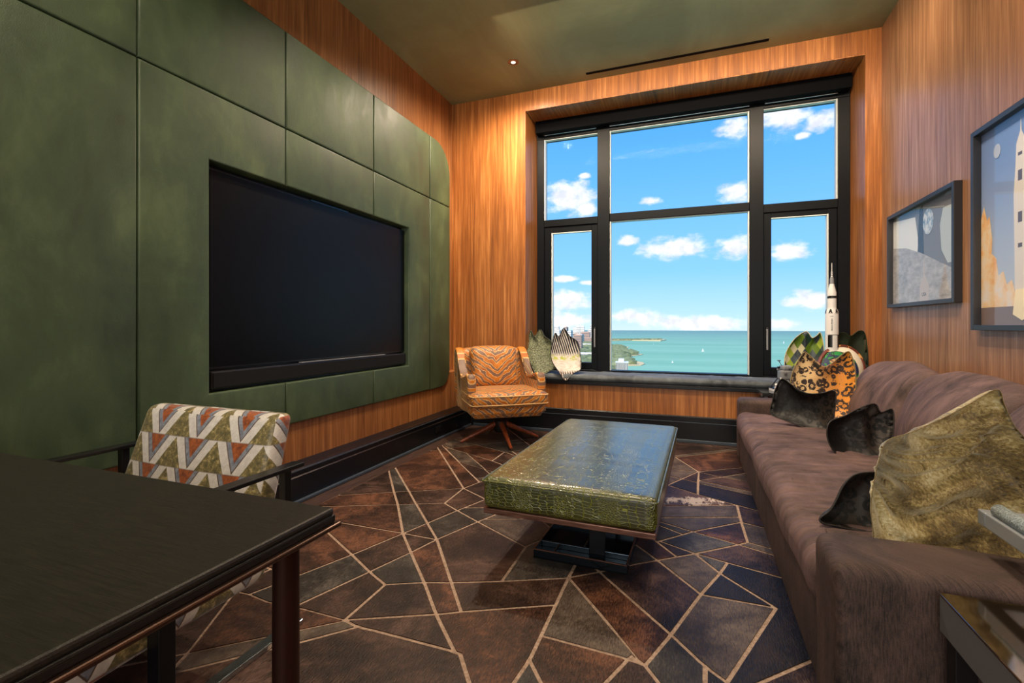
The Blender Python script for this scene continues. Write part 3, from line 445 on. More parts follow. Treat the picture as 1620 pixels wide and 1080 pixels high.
def globe_b(t):
    uv = t.uv(); n = t.noise(uv, 9, 3, .5, .6)
    c = t.ramp(n, [(0, srgb(24, 40, 84)), (.46, srgb(30, 130, 62)), (.56, srgb(196, 152, 116)), (.66, srgb(18, 110, 50))], 'CONSTANT')
    ln = t.vor(uv, 16, 'DISTANCE_TO_EDGE')
    c = t.mix(t.map(ln, .02, .05, 1, 0), c, srgb(18, 28, 40))
    l = t.v('LENGTH', t.v('SUBTRACT', uv, (0, .16, 0)))
    c = t.mix(t.map(l, .150, .152), c, srgb(232, 224, 206))
    return {'Base Color': c}
M_GLOBE = mat('green_blue_map_cloth', rough=.6, build=globe_b)
M_BORDER = mat('brown_red_border', build=lambda t: {'Base Color': t.mix(t.map(t.noise(t.obj(), 26, 2), .60, .64), srgb(104, 46, 34), srgb(214, 160, 90))}, rough=.5)
def chev_b(t):
    u, v, _ = t.sep(t.uv())
    row = t.m('MULTIPLY', v, 9.2); col_ = t.m('ADD', t.m('MULTIPLY', u, 4.5), t.m('MULTIPLY', t.m('FLOOR', row), .0))
    b_ = t.m('FRACT', row); a_ = t.m('MULTIPLY', t.m('PINGPONG', col_, .5), 2.)
    ia = t.m('SUBTRACT', 1., a_)
    dn = t.m('SUBTRACT', t.m('MULTIPLY', b_, .62), a_)          # >0 inside V pointing down
    upv = t.m('SUBTRACT', t.m('MULTIPLY', t.m('SUBTRACT', 1., b_), .66), ia)
    nz_ = t.noise(t.uv(), 45, 5, .8)
    rust = t.ramp(nz_, [(.35, srgb(96, 44, 24)), (.62, srgb(176, 92, 38))]); grey = t.ramp(nz_, [(.35, srgb(92, 98, 112)), (.65, srgb(150, 154, 164))])
    olive = t.ramp(nz_, [(.35, srgb(70, 68, 44)), (.52, srgb(116, 104, 62)), (.66, srgb(196, 176, 120))])
    pale = t.ramp(nz_, [(.35, srgb(196, 190, 182)), (.65, srgb(222, 216, 208))])
    c = t.mix(t.map(dn, 0, .02), pale, srgb(84, 60, 44)); c = t.mix(t.map(dn, .045, .065), c, grey); c = t.mix(t.map(dn, .22, .24), c, rust)
    c = t.mix(t.map(upv, 0, .02), c, olive)
    c = t.mix(t.map(t.m('PINGPONG', row, .5), 0, .035, .5, 0), c, srgb(120, 110, 100))
    return {'Base Color': c, 'Normal': t.bump(nz_, .2, .003)}
M_CHEV = mat('chevron_jacquard', rough=.42, build=chev_b, Sheen_Weight=.2)
def croc_b(t):
    p = t.obj(); x, y, z = t.sep(p)
    d = t.v('ADD', p, t.v('SCALE', t.noise(p, 5, 3, .5, 0, 1), .05))
    cs = t.m('ABSOLUTE', t.m('SUBTRACT', t.m('PINGPONG', t.m('ADD', x, .19), .19), .095))
    st = t.comb(t.m('MULTIPLY', t.sep(d)[0], 1.), t.m('MULTIPLY', t.sep(d)[1], 1.25), t.m('MULTIPLY', t.sep(d)[2], 1.5))
    small = t.vor(st, 88, 'DISTANCE_TO_EDGE', .8); big = t.vor(t.v('MULTIPLY', st, (.5, 1, 1)), 52, 'DISTANCE_TO_EDGE', .55)
    sel = t.map(cs, .045, .065)
    e = t.m('ADD', t.m('MULTIPLY', t.map(small, .0, .10), sel), t.m('MULTIPLY', t.map(big, .0, .07), t.m('SUBTRACT', 1., sel)))
    tone = t.noise(p, 4, 4)
    c = t.mix(e, srgb(136, 140, 20), t.ramp(tone, [(.3, srgb(36, 42, 4)), (.7, srgb(66, 74, 8))]))
    h = t.m('ADD', e, t.m('MULTIPLY', t.noise(p, 7, 3), 1.6))
    return {'Base Color': c, 'Normal': t.bump(h, .55, .004), 'Coat Normal': t.bump(h, .4, .004), 'Roughness': t.map(e, 0, 1, .4, .3)}
M_CROC = mat('olive_crocodile_leather', build=croc_b, Specular_IOR_Level=.62, Coat_Weight=.9, Coat_Roughness=.28, Coat_IOR=1.75)
M_ROSE = mat('rose_wood_metal', build=lambda t: {'Base Color': t.ramp(t.noise(t.v('MULTIPLY', t.pos(), (3, 3, 40)), 4, 4), [(.3, srgb(82, 54, 46)), (.7, srgb(142, 104, 90))])}, rough=.32, metal=.5)
M_TRAY = mat('smoked_dark_metal', srgb(32, 38, 44), .16, .6)
M_LEG = mat('walnut_leg', build=lambda t: {'Base Color': t.ramp(t.noise(t.v('MULTIPLY', t.pos(), (5, 5, 1)), 18, 3), [(.3, srgb(92, 40, 22)), (.7, srgb(158, 78, 44))])}, rough=.3)
M_DESK = mat('dark_oak_desk', build=lambda t: {'Base Color': t.ramp(t.noise(t.v('MULTIPLY', t.pos(), (1, 14, 14)), 12, 6, .7), [(.3, srgb(24, 22, 19)), (.7, srgb(44, 39, 32))]), 'Roughness': .38, 'Normal': t.bump(t.noise(t.v('MULTIPLY', t.pos(), (1, 20, 20)), 20, 4, .7), .4, .003)})
M_DESKE = mat('black_desk_edge', build=lambda t: {'Base Color': t.ramp(t.noise(t.v('MULTIPLY', t.pos(), (14, 1, 14)), 22, 4, .7), [(.3, srgb(10, 10, 10)), (.7, srgb(26, 25, 24))]), 'Normal': t.bump(t.noise(t.v('MULTIPLY', t.pos(), (20, 1, 20)), 22, 4, .7), .4, .003)}, rough=.4)
M_WHITE = mat('white_plastic', srgb(226, 224, 222), .35)
M_PBLACK = mat('black_plastic', srgb(18, 18, 20), .35)
M_PGREY = mat('grey_plastic', srgb(128, 130, 134), .4)
M_MIRROR = mat('polished_metal_top', srgb(176, 160, 146), .07, 1.)
M_ALU = mat('satin_grey_metal', srgb(128, 128, 130), .38, .5)
M_ARM = mat('pale_grey_metal', srgb(158, 164, 170), .4, .3)
M_GLASSTOP = mat('black_glass_top', srgb(24, 24, 26), .05)
M_FUR = mat('grey_woven_pad', build=lambda t: {'Base Color': t.ramp(t.noise(t.obj(), 220, 3, .8), [(.35, srgb(86, 98, 104)), (.65, srgb(176, 190, 194))]), 'Normal': t.bump(t.noise(t.obj(), 240, 3), .8, .004)}, rough=.8)
def glass_mat(name, tint=(1, 1, 1), f=.05):
    m = D.materials.new(name); m.use_nodes = True; nt = m.node_tree; nt.nodes.clear(); t = NT(nt)
    tr = t.n.new('ShaderNodeBsdfTransparent'); tr.inputs[0].default_value = (*tint, 1)
    gl = t.n.new('ShaderNodeBsdfGlossy'); gl.inputs['Roughness'].default_value = .02
    ge = t.n.new('ShaderNodeNewGeometry'); c_ = t.m('SUBTRACT', 1., t.m('ABSOLUTE', t.v('DOT_PRODUCT', ge.outputs['Normal'], ge.outputs['Incoming'])))
    fr = t.m('ADD', .04, t.m('MULTIPLY', t.m('POWER', c_, 5.), .96))
    mx = t.n.new('ShaderNodeMixShader'); t.put(mx.inputs[0], t.m('MULTIPLY', fr, f)); t.l.new(tr.outputs[0], mx.inputs[1]); t.l.new(gl.outputs[0], mx.inputs[2])
    o = t.n.new('ShaderNodeOutputMaterial'); t.l.new(mx.outputs[0], o.inputs[0]); return m
M_GLASS = glass_mat('window_glass', f=.008); M_PGLASS = glass_mat('picture_glass', f=.45)
# ------------------------------------------------------------------ outside: lake, shore, city
def flat(name, pts, z0, z1, m, parent=None):
    bm = bmesh.new(); prism(bm, pts, lambda a, b: (a, b, z0), lambda a, b: (a, b, z1)); return link(name, bm, m, parent)
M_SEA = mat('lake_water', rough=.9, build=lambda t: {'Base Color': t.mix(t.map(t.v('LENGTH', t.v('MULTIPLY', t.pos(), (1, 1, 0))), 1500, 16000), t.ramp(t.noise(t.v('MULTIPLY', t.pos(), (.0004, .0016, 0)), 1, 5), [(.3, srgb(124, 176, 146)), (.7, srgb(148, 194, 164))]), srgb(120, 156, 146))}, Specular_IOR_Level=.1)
M_SAND = mat('sand_shore', srgb(214, 190, 140), .9)
M_PARK = mat('park_green', rough=.9, build=lambda t: {'Base Color': t.ramp(t.noise(t.v('MULTIPLY', t.pos(), (.004, .004, 0)), 1, 6, .7), [(.38, srgb(96, 112, 66)), (.52, srgb(130, 142, 92)), (.62, srgb(196, 180, 150))])})
M_TREE = mat('tree_canopy', rough=.9, build=lambda t: {'Base Color': t.ramp(t.noise(t.v('MULTIPLY', t.pos(), (.01, .01, .01)), 1, 3), [(.3, srgb(96, 108, 72)), (.7, srgb(140, 146, 104))])})  # greens paled, distance haze mixed into the colour
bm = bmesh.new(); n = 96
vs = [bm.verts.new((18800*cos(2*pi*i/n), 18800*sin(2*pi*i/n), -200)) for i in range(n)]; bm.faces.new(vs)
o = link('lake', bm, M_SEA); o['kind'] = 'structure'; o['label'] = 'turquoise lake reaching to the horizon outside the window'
o = flat('shoreline', COAST, -200, -197, M_SAND); struct(o)
o = flat('parkland', PARK, -197, -194, M_PARK); struct(o)
o = flat('breakwater', PIER, -200, -190, M_SAND); struct(o)
def inside(x, y, P):
    c = False
    for i in range(len(P)):
        a, b = P[i], P[i-1]
        if (a[1] > y) != (b[1] > y) and x < (b[0]-a[0])*(y-a[1])/(b[1]-a[1])+a[0]: c = not c
    return c
bm = bmesh.new(); rnd = random.Random(3); k = 0
while k < 900:
    y = rnd.uniform(1700, 7200); x = rnd.uniform(-1900, -150)
    if x/y < -.32 or y > 5100 or not inside(x, y, PARK): continue
    if any(abs(x-bx) < br+35 and abs(y-by) < 85 for bx, by, br in ((-838, 3700, 40), (-925, 4450, 160), (-605, 2900, 85), (-268, 1985, 30))): continue
    k += 1; r = rnd.uniform(14, 30)
    bmesh.ops.create_icosphere(bm, subdivisions=1, radius=r, matrix=Matrix.Translation((x, y, -190+rnd.uniform(-4, 4))) @ Matrix.Diagonal((1.5, 1.2, .8, 1)))
for k in range(40):
    f_ = k/39; bmesh.ops.create_icosphere(bm, subdivisions=1, radius=22, matrix=Matrix.Translation((-1050+f_*650, 6200+f_*450+rnd.uniform(-60, 60), -186)) @ Matrix.Diagonal((1.6, 1.2, .6, 1)))
o = link('tree_canopy', bm, M_TREE); o['kind'] = 'stuff'; tag(o, 'distant tree cover of the lakeside park seen through the window', 'trees')
M_BLD = [mat('pale_concrete', srgb(222, 208, 196), .8), mat('pink_brick', srgb(196, 160, 140), .8), mat('cream_stone', srgb(232, 222, 206), .8)]  # facades lightened, haze put into their colour
M_BWIN = mat('dark_facade_glass', srgb(92, 96, 104), .3)
def tower(x, y, w_, d_, h_, m, label, group=None, floors=5, name='tower_block', z0=-197):
    e = empty(name, (x, y, z0), rnd.uniform(-.3, .3), label, 'building', group)
    link('wall', B(-w_/2, w_/2, -d_/2, d_/2, 0, h_), m, e)
    bm = bmesh.new()
    for i in range(floors):
        z = h_*(i+.5)/floors; box(bm, -w_/2-.5, w_/2+.5, -d_/2-.5, d_/2+.5, z-h_/floors*.22, z+h_/floors*.16)
    link('window_band', bm, M_BWIN if m is M_BLD[1] else mat_band, e)
    link('roof', B(-w_*.3, w_*.3, -d_*.3, d_*.3, h_, h_*1.06), m, e)
mat_band = mat('hazed_window_band', srgb(182, 178, 178), .4)  # bands kept pale to paint in haze over the skyline
for i in range(40):
    ax = -.30+.115*i/39; y = 5250+((i*17) % 40)*95
    h_ = rnd.uniform(45, 150)*(y/6500)
    tower(ax*y, y, rnd.uniform(45, 90), 60, h_, rnd.choice(M_BLD), 'pale distant high-rise in the skyline seen through the left casement pane', 'skyline towers beyond the left casement')
tower(-838, 3700, 62, 50, 118, M_BLD[1], 'brown brick tower standing forward of the skyline in left casement pane', None, 9)
tower(-925, 4450, 300, 60, 22, M_BLD[2], 'long white low building among the park trees, farther one', None, 2, 'low_building')
tower(-605, 2900, 150, 70, 28, M_BLD[2], 'broad white low building among trees, nearer one low in left casement pane', None, 2, 'low_building')
e = empty('office_block', (-268, 1985, -197), .12, 'white-topped office block with columned front, low left of the large centre pane', 'building')
link('wall', B(-24, 24, -20, 20, 0, 46), M_BLD[2], e); link('roof', B(-26, 26, -22, 22, 46, 50), M_WHITE, e); link('roof_house', B(-14, 8, -10, 10, 50, 62), M_WHITE, e)
for i in range(9): link('column', B(-23+i*5.4, -21+i*5.4, -22, -20, 0, 44), M_BWIN, e)
for i, (x, y) in enumerate([(-360, 4951), (-98, 2676), (940, 5967), (-408, 4246), (75, 3904)]):
    ds = ['farthest white sailboat left on the lake, in the centre pane', 'nearest white sailboat low in the centre pane', 'white sailboat on the lake seen through the right casement', 'white sailboat close off the park shore', 'white sailboat in the middle of the centre pane'][i]
    e = empty('sailboat', (x, y, -200), rnd.uniform(0, 3), ds, 'boat'); L = 7 if i == 1 else 12
    bm = bmesh.new(); prism(bm, [(-L, 0), (L*1.2, 0), (L*.8, -1), (-L*.8, -1)], lambda a, b: (a, -L*.2, b+2), lambda a, b: (a, L*.2, b+2)); link('hull', bm, M_WHITE, e)
    bm = bmesh.new(); prism(bm, [(-L*.6, 2), (L*.6, 2), (0, L*2.2)], lambda a, b: (a, -.15, b), lambda a, b: (a, .15, b)); link('sail', bm, M_WHITE, e)
# ------------------------------------------------------------------ room shell
XL, XR, YB, YR, H = -2.526, 1.472, 4.80, -2.4, 3.572
struct(link('floor', B(-2.7, 1.65, YR-.1, YB+.5, -.12, 0), M_DARKFLOOR))
struct(link('ceiling', B(-2.7, 1.65, YR-.1, YB+.5, H, H+.12), M_CEIL))
wl = struct(link('wall_left', B(XL-.15, XL, YR-.1, YB+.5, 0, H), M_WOODL))
struct(link('wall_right', B(XR, XR+.15, YR-.1, YB, 0, H), M_WOODR))
struct(link('wall_rear', B(XL, XR, YR-.1, YR, 0, H), M_WOOD))
bm = bmesh.new()
box(bm, XL, -1.654, YB, YB+.55, 0, H); box(bm, 1.356, XR+.15, YB, YB+.55, 0, H)
box(bm, -1.654, 1.356, YB, YB+.55, 3.375, H); box(bm, -1.654, 1.356, YB, YB+.55, 0, .495)
struct(link('wall_window', bm, M_WOOD))
struct(link('trim_1', B(-1.654, 1.356, YB+.002, 5.2, 3.366, 3.375), M_SOFFIT))
kw = struct(link('trim_2', B(XL, -2.400, -2.2, YB, 0, .60), M_WOODL)); 
def profile(name, pts, y0=None, y1=None, x0=None, x1=None, left=True, m=M_BLACK):
    bm = bmesh.new()
    if left: prism(bm, pts, lambda a, b: (-2.402+a, y0, b), lambda a, b: (-2.402+a, y1, b))
    else: prism(bm, pts, lambda a, b: (x0, YB-a, b), lambda a, b: (x1, YB-a, b))
    return link(name, bm, m)
bl = struct(profile('baseboard_left', [(0, 0), (.117, 0), (.117, .158), (.110, .164), (.110, .196), (.102, .204), (.066, .207), (0, .222)], -2.2, YB-.02))
link('shoe_moulding', B(-2.285, -2.262, -2.2, YB-.04, 0, .022, bev=.006), M_SHOE, bl)
link('bead', B(-2.2925, -2.287, -2.2, YB-.04, .193, .199), M_SHOE, bl)
bb = struct(profile('baseboard_window', [(0, 0), (.022, 0), (.022, .185), (.014, .19), (.014, .235), (0, .245)], x0=-2.28, x1=XR, left=False))
link('shoe_moulding', B(-2.25, XR, YB-.036, YB-.022, 0, .03, bev=.005), M_SHOE, bb)
link('bead', B(-2.25, XR, YB-.026, YB-.02, .186, .190), M_SHOE, bb)
e = empty('wall_socket', (-2.284, 4.05, .10), 0, 'small black power socket in the black skirting beside the orange armchair', 'socket')
link('faceplate', B(0, .006, -.045, .045, -.03, .03, bev=.002), M_PBLACK, e); link('insert', B(.006, .010, -.022, .022, -.018, .018), M_TVB, e)
# window ------------------------------------------------------------
win = empty('window_1', (0, 0, 0)); struct(win)
YF = 5.2
def fr(name, *a, m=M_FRAME, bev=.004): return link(name, B(*a, bev=bev, seg=1) if bev else B(*a), m, win)
fr('jamb', -1.654, -1.568, YF, YF+.12, .6, 3.28); fr('jamb', 1.258, 1.356, YF, YF+.12, .6, 3.28)
fr('head', -1.654, 1.356, YF-.005, YF+.12, 3.195, 3.375); fr('sill', -1.654, 1.356, YF-.005, YF+.12, .495, .612)
fr('mullion', -.962, -.832, YF-.02, YF+.12, .6, 3.2); fr('mullion', .522, .645, YF-.02, YF+.12, .6, 3.2)
fr('transom', -1.57, -.96, YF-.004, YF+.11, 2.205, 2.283); fr('transom', -.835, .525, YF-.004, YF+.11, 2.218, 2.300); fr('transom', .643, 1.26, YF-.004, YF+.11, 2.185, 2.268)
for x0, x1 in ((-1.568, -.962), (.645, 1.258)):
    c = empty('casement_frame', (0, 0, 0)); c.parent = win
    wl_ = .085 if x0 < 0 else .07
    link('stile', B(x0, x0+wl_, YF+.01, YF+.09, .612, 2.2, bev=.006), M_FRAME, c)
    link('stile', B(x1-.072, x1, YF+.01, YF+.09, .612, 2.2, bev=.006), M_FRAME, c)
    link('rail', B(x0, x1, YF+.012, YF+.09, 2.135, 2.205, bev=.006), M_FRAME, c)
    link('rail', B(x0, x1, YF+.012, YF+.09, .612, .69, bev=.006), M_FRAME, c)
    hx = x1-.03 if x0 < 0 else x0+.03
    hd = link('handle', B(hx-.008, hx+.008, YF-.03, YF-.015, .86, 1.06, bev=.004), M_PGREY, c)
    link('handle_base', B(hx-.012, hx+.012, YF-.015, YF+.012, .98, 1.08, bev=.003), M_PBLACK, c)
G = [(-1.568, -.962, 2.283, 3.195), (-.832, .522, 2.300, 3.195), (.645, 1.258, 2.268, 3.195), (-1.483, -1.034, .69, 2.135), (-.832, .522, .612, 2.218), (.715, 1.186, .69, 2.135)]
for i, (x0, x1, z0, z1) in enumerate(G):
    link('glass_pane', B(x0, x1, YF+.06, YF+.064, z0, z1), M_GLASS, win)
    b_ = .008
    bm = bmesh.new()
    if i in (2, 5, 1): box(bm, x1-b_-.004, x1, YF+.005, YF+.06, z0, z1)
    else: box(bm, x0, x0+b_+.004, YF+.005, YF+.06, z0, z1)
    if i == 4: box(bm, x1-b_-.004, x1, YF+.005, YF+.06, z0, z1)
    if i == 1: box(bm, x0, x0+b_, YF+.005, YF+.06, z0, z1)
    box(bm, x0, x1, YF+.012, YF+.06, z1-b_, z1)
    link('glazing_bead', bm, M_BEAD, win)
e = empty('roller_blind', (0, 0, 0), 0, 'black roller blind cassette running along the top of the window', 'blind')
link('cassette', B(-1.636, 1.342, 5.09, 5.2, 3.235, 3.366, bev=.004), M_BLIND, e)
for x0, x1 in ((-1.56, -.97), (-.83, .52), (.65, 1.25)):
    link('hem_bar', B(x0, x1, 5.155, 5.17, 3.222, 3.235, bev=.003), M_CHROME, e)
# window bench ------------------------------------------------------
e = empty('window_bench', (0, 0, .495), 0, 'black window seat ledge with charcoal padded top below the window', 'bench')
link('ledge', B(-1.654, 1.356, 4.775, YF-.006, 0, .035, bev=.003), M_BLACK, e)
def wr(co, u):
    if u[2] > .0:
        co.z += .006*noise.noise(Vector((co.x*7, co.y*16, 0)))*max(0, u[2]) + .004*noise.noise(Vector((co.x*30+co.y*20, co.y*8, 3)))
    return co
link('seat_pad', soft(-1.65, 1.352, 4.77, YF-.01, .036, .102, r=.035, puff=(0, 0, .006), n=150, k=3, fn=wr), M_BENCH, e, smooth=True)
# leather panelling --------------------------------------------------
lw = empty('leather_wall_panelling', (-2.40, 2.5, .47), 0, 'green padded leather panelling covering the left wall around the television', 'wall panelling')
def arc(cy, cz, r, a0, a1, n=8): return [(cy+r*cos(a0+(a1-a0)*i/n), cz+r*sin(a0+(a1-a0)*i/n)) for i in range(n+1)]
g = .003
ZB, ZS, ZT = .473, 2.33, 2.94
cols = [-2.0, -1.15, -.28, .59, 1.45, 2.306, 3.187, 4.061, 4.474]
polys = []
for i in range(8):
    a, b = cols[i]+g, cols[i+1]-g
    if i == 7:
        polys.append([(a, ZS+g), (b, ZS+g)]+arc(b-.30, ZT-.30, .30, 0, pi/2))
        polys[-1].append((a, ZT))
        polys.append([(a, ZB)]+arc(b-.18, ZB+.18, .18, -pi/2, 0)+[(b, ZS-g), (a, ZS-g)])
        continue
    polys.append([(a, ZS+g), (b, ZS+g), (b, ZT), (a, ZT)])
    if i == 4: polys.append([(a, ZB), (b, ZB), (b, .737), (1.80, .737), (1.80, 1.972), (b, 1.972), (b, ZS-g), (a, ZS-g)])
    elif i == 5: polys += [[(a, ZB), (b, ZB), (b, .737), (a, .737)], [(a, 1.972), (b, 1.972), (b, ZS-g), (a, ZS-g)]]
    elif i == 6: polys.append([(a, ZB), (b, ZB), (b, ZS-g), (a, ZS-g), (a, 1.972), (3.695, 1.972), (3.695, .737), (a, .737)])
    else: polys.append([(a, ZB), (b, ZB), (b, ZS-g), (a, ZS-g)])
for P in polys:
    bm = bmesh.new()
    P = [(y, z) for y, z in P]
    # stacked insets give the soft rolled edge
    A, C, fs = prism(bm, P, lambda a, b: (-2.46, a, b), lambda a, b: (-2.378, a, b))
    front = [f for f in bm.faces if all(abs(v.co.x+2.378) < 1e-5 for v in f.verts)][0]
    es = list(front.edges)
    bmesh.ops.bevel(bm, geom=es, offset=.011, segments=4, profile=.5, affect='EDGES')
    bmesh.ops.recalc_face_normals(bm, faces=bm.faces)
    o = link('leather_panel', bm, M_LEATHER, None, angle=50); o.parent = lw; o.matrix_parent_inverse = Matrix.Translation((2.40, -2.5, -.47))
link('backing', B(-2.524, -2.462, -1.98, 4.40, .61, 2.85), M_BLACK, lw).matrix_parent_inverse = Matrix.Translation((2.40, -2.5, -.47))
# television ----------------------------------------------------------
tv = empty('television', (-2.44, 2.76, .86), 0, 'large black flat television set into the green leather wall', 'television')
link('housing', B(-.022, .012, -.935, .935, 0, 1.09, bev=.004), M_TVB, tv)
link('screen', B(.012, .016, -.925, .925, .012, 1.080), M_TV, tv)
link('top_trim', B(-.0, .018, -.2, .18, 1.083, 1.092), M_TRAY, tv)
link('bracket', B(-.021, -.019, -.2, .2, .3, .8), M_TVB, tv)
sb = empty('soundbar', (-2.42, 2.76, .752), 0, 'long charcoal soundbar mounted directly under the television', 'soundbar')
link('body', B(-.03, .012, -.93, .93, 0, .098, bev=.008), M_TVB, sb); link('grille', B(.012, .016, -.92, .92, .008, .090, bev=.002), M_BAR, sb)
link('top_strip', B(-.01, .016, -.3, .62, .0985, .104), M_PGREY, sb)
# ceiling fittings ------------------------------------------------------
e = empty('recessed_downlight', (-1.575, 4.217, H), 0, 'small round recessed downlight in the green ceiling near the window wall', 'ceiling light')
bm = bmesh.new(); lathe(bm, [(.052, 0), (.052, -.004), (.040, -.004), (.036, .0), (.030, -.001)], 28); link('trim_ring', bm, M_BRONZE, e, angle=40)
M_LAMP = mat('lamp_lens', (1, .9, .75), .4, build=lambda t: {'Emission Color': (1, .85, .65, 1), 'Emission Strength': 1.6})
bm = bmesh.new(); lathe(bm, [(.022, -.0045), (.020, -.008), (.008, -.0085)], 20); link('lens', bm, M_LAMP, e, smooth=True)
e = empty('ceiling_slot_vent', (-.178, 4.667, H), 0, 'long thin black slot air vent in the ceiling above the window', 'vent')
link('frame', B(-.80, .80, -.019, .019, -.003, 0), M_BLIND, e); link('slot', B(-.79, .79, -.012, .012, -.004, -.003), M_BLIND, e)
# rug ---------------------------------------------------------------------
rug = link('hide_patchwork_rug', B(-2.13, 1.25, -.7, 4.72, .0, .007), M_SEAM)
tag(rug, 'large patchwork rug of brown and slate cowhide shards with tan seams', 'rug')
for ci, P in RUG:
    bm = bmesh.new(); A, C, fs = prism(bm, P, lambda a, b: (a, b, .006), lambda a, b: (a, b, .0105))
    link('hide_patch', bm, HIDES[ci], rug)
# ottoman -------------------------------------------------------------------
ot = empty('crocodile_ottoman', (-.495, 2.72, .0105), radians(-1.2), 'olive green crocodile leather ottoman on pedestal in the middle of the rug', 'ottoman')
hx, hy = .380, .745
def otf(co, u):
    if u[2] > 0: co.z += .004*noise.noise(Vector((co.x*3, co.y*14, 1)))*(1-u[0]**2)
    return co
link('upholstered_top', soft(-hx, hx, -hy, hy, .262, .402, r=.028, puff=(0, 0, .022), n=60, k=5, fn=otf), M_CROC, ot, smooth=True)
bm = bmesh.new(); q = .012
rc = [(-hx+q, -hy+q), (hx-q, -hy+q), (hx-q, hy-q), (-hx+q, hy-q)]
ring = []
for i, (cx_, cy_) in enumerate(rc):
    for j in range(5):
        a_ = pi+i*pi/2+j*pi/8; ring.append((cx_+.016*cos(a_), cy_+.016*sin(a_), .386))
tube(bm, ring, .0045, 8, closed=True); link('welt_piping', bm, M_CROC, ot, smooth=True)
link('plinth_rail', B(-hx+.004, hx-.004, -hy+.004, hy-.004, .238, .262, bev=.003), M_ROSE, ot)
link('post', B(.066, .140, -.555, -.28, .0, .238, bev=.004), M_TRAY, ot)
link('post', B(.066, .140, .25, .52, .0, .238, bev=.004), M_TRAY, ot)
tr = link('base_tray', B(-.19, .240, -.585, .60, 0, .006), M_TRAY, ot)
for a in ((-.19, .240, -.585, -.581), (-.19, .240, .596, .60), (-.19, -.186, -.581, .596), (.236, .240, -.581, .596)):
    link('tray_side', B(*a, .0, .038), M_TRAY, tr); link('rose_rim', B(a[0]-.001, a[1]+.001, a[2]-.001, a[3]+.001, .038, .042), M_ROSE, tr)
for a in ((-.186, .236, -.47, -.458), (-.186, .236, -.20, -.19), (-.10, -.090, -.581, -.47), (-.186, .236, .1, .11), (.02, .03, -.458, -.2), (-.186, .236, .36, .37)):
    link('divider', B(*a, .006, .032, bev=.002), M_CHROME2, tr)
# sofa ------------------------------------------------------------------------
SX0, SX1, SY0, SY1 = .345, 1.44, 1.40, 4.40
sf = empty('brown_sofa', (0, 0, .0105), 0, 'long brown velvet sofa with three back cushions along right wall', 'sofa')
def fz(co, u):
    k_ = .0045
    co += Vector((noise.noise(co*6), noise.noise(co*6+Vector((9, 0, 0))), noise.noise(co*6+Vector((0, 9, 0)))))*k_; return co
link('base', soft(SX0+.01, SX1, SY0+.10, SY1-.03, .0, .262, r=.02, n=30, fn=None), M_SOFAR, sf, smooth=True)
link('arm', soft(SX0-.012, SX1-.02, SY0, SY0+.225, .0, .497, r=.035, puff=(0, .004, .006), n=40, k=4, fn=fz), M_SOFAR, sf, smooth=True)
link('arm', soft(SX0-.0, SX1-.02, SY1-.215, SY1, .0, .497, r=.035, puff=(0, .004, .006), n=40, k=4, fn=fz), M_SOFAR, sf, smooth=True)
link('back_frame', soft(1.26, SX1+.02, SY0+.05, SY1-.02, .0, .76, r=.03, n=30), M_SOFA, sf, smooth=True)
def seatf(co, u):
    t_ = max(0, u[2])
    w_ = sin(co.y*46+2.2*noise.noise(Vector((co.x*3, co.y*1.2, 0)))*3+co.x*4)*.5+.5
    amp = .013*(1-abs(u[0]))**.5*(.5+.5*noise.noise(Vector((co.x*2, co.y*2, 4))))
    cr = noise.noise(Vector((co.x*2.2, co.y*17+co.x*2, 1.5))); cr2 = noise.noise(Vector((co.x*3, co.y*38-co.x*5, 6)))
    co.z += t_*(amp*.5*w_+.012*noise.noise(Vector((co.x*4, co.y*3.3, 0)))-.020*abs(cr)**.7-.008*abs(cr2)**.7)
    co.x += .008*abs(cr)**.7*(u[0] < -.8)*(u[2] > -.5)
    co.x += .010*noise.noise(Vector((co.y*3, co.z*5, 7)))*(u[0] < -.8)
    return co
link('seat_cushion', soft(SX0-.022, 1.20, SY0+.227, SY1-.217, .250, .410, r=.065, puff=(.0, 0, .022), n=300, k=5, fn=seatf), M_SOFA, sf, smooth=True)
for i in range(3):
    w_ = (SY1-SY0-.444)/3; y0 = SY0+.227+i*w_
    def bf(co, u, i=i):
        z_ = (co.z-.40)/.42
        co.x += .15*max(0, z_)
        co += Vector((.014*noise.noise(Vector((co.y*4+i*7, co.z*4, 0))), 0, .010*noise.noise(Vector((co.y*5, co.x*4, i)))))
        return co
    link('back_cushion', soft(1.015, 1.235, y0+.002, y0+w_-.002, .405, .812, r=.10, puff=(.055, .0, .045), n=26, k=5, fn=bf), M_SOFA, sf, smooth=True)
# pillows ---------------------------------------------------------------------
def pillow(key, name, m, label, fold=None, piping=None, cat='cushion', sub=4, rings=12, pr_=.0035):
    O, yaw, lean, T, pts = PILLOWS[key]
    e = empty(name, O, 0, label, cat)
    bm, P = puffy(pts, T, rings=rings, sub=sub, fold=fold)
    M = Matrix.Rotation(radians(yaw), 4, 'Z') @ Matrix.Rotation(radians(-lean), 4, 'X')
    bmesh.ops.transform(bm, matrix=M, verts=bm.verts)
    link('cover', bm, m, e, smooth=True)
    bm = bmesh.new()
    tube(bm, [M @ Vector((x, 0, z)) for x, z in P], pr_, 8, closed=True); link('piping', bm, piping or m, e, smooth=True)
    return e
def dent(cx, cz, w_, h_, d):
    return lambda x, z, th, s_: s_*(th-d*math.exp(-((x-cx)/w_)**2-((z-cz)/h_)**2)+.004*noise.noise(Vector((x*14, z*14, s_))))
pillow('sage', 'throw_pillow', M_SAGE, 'sage green speckled cushion at the left end of the window seat', dent(0, .42, .05, .12, .02))
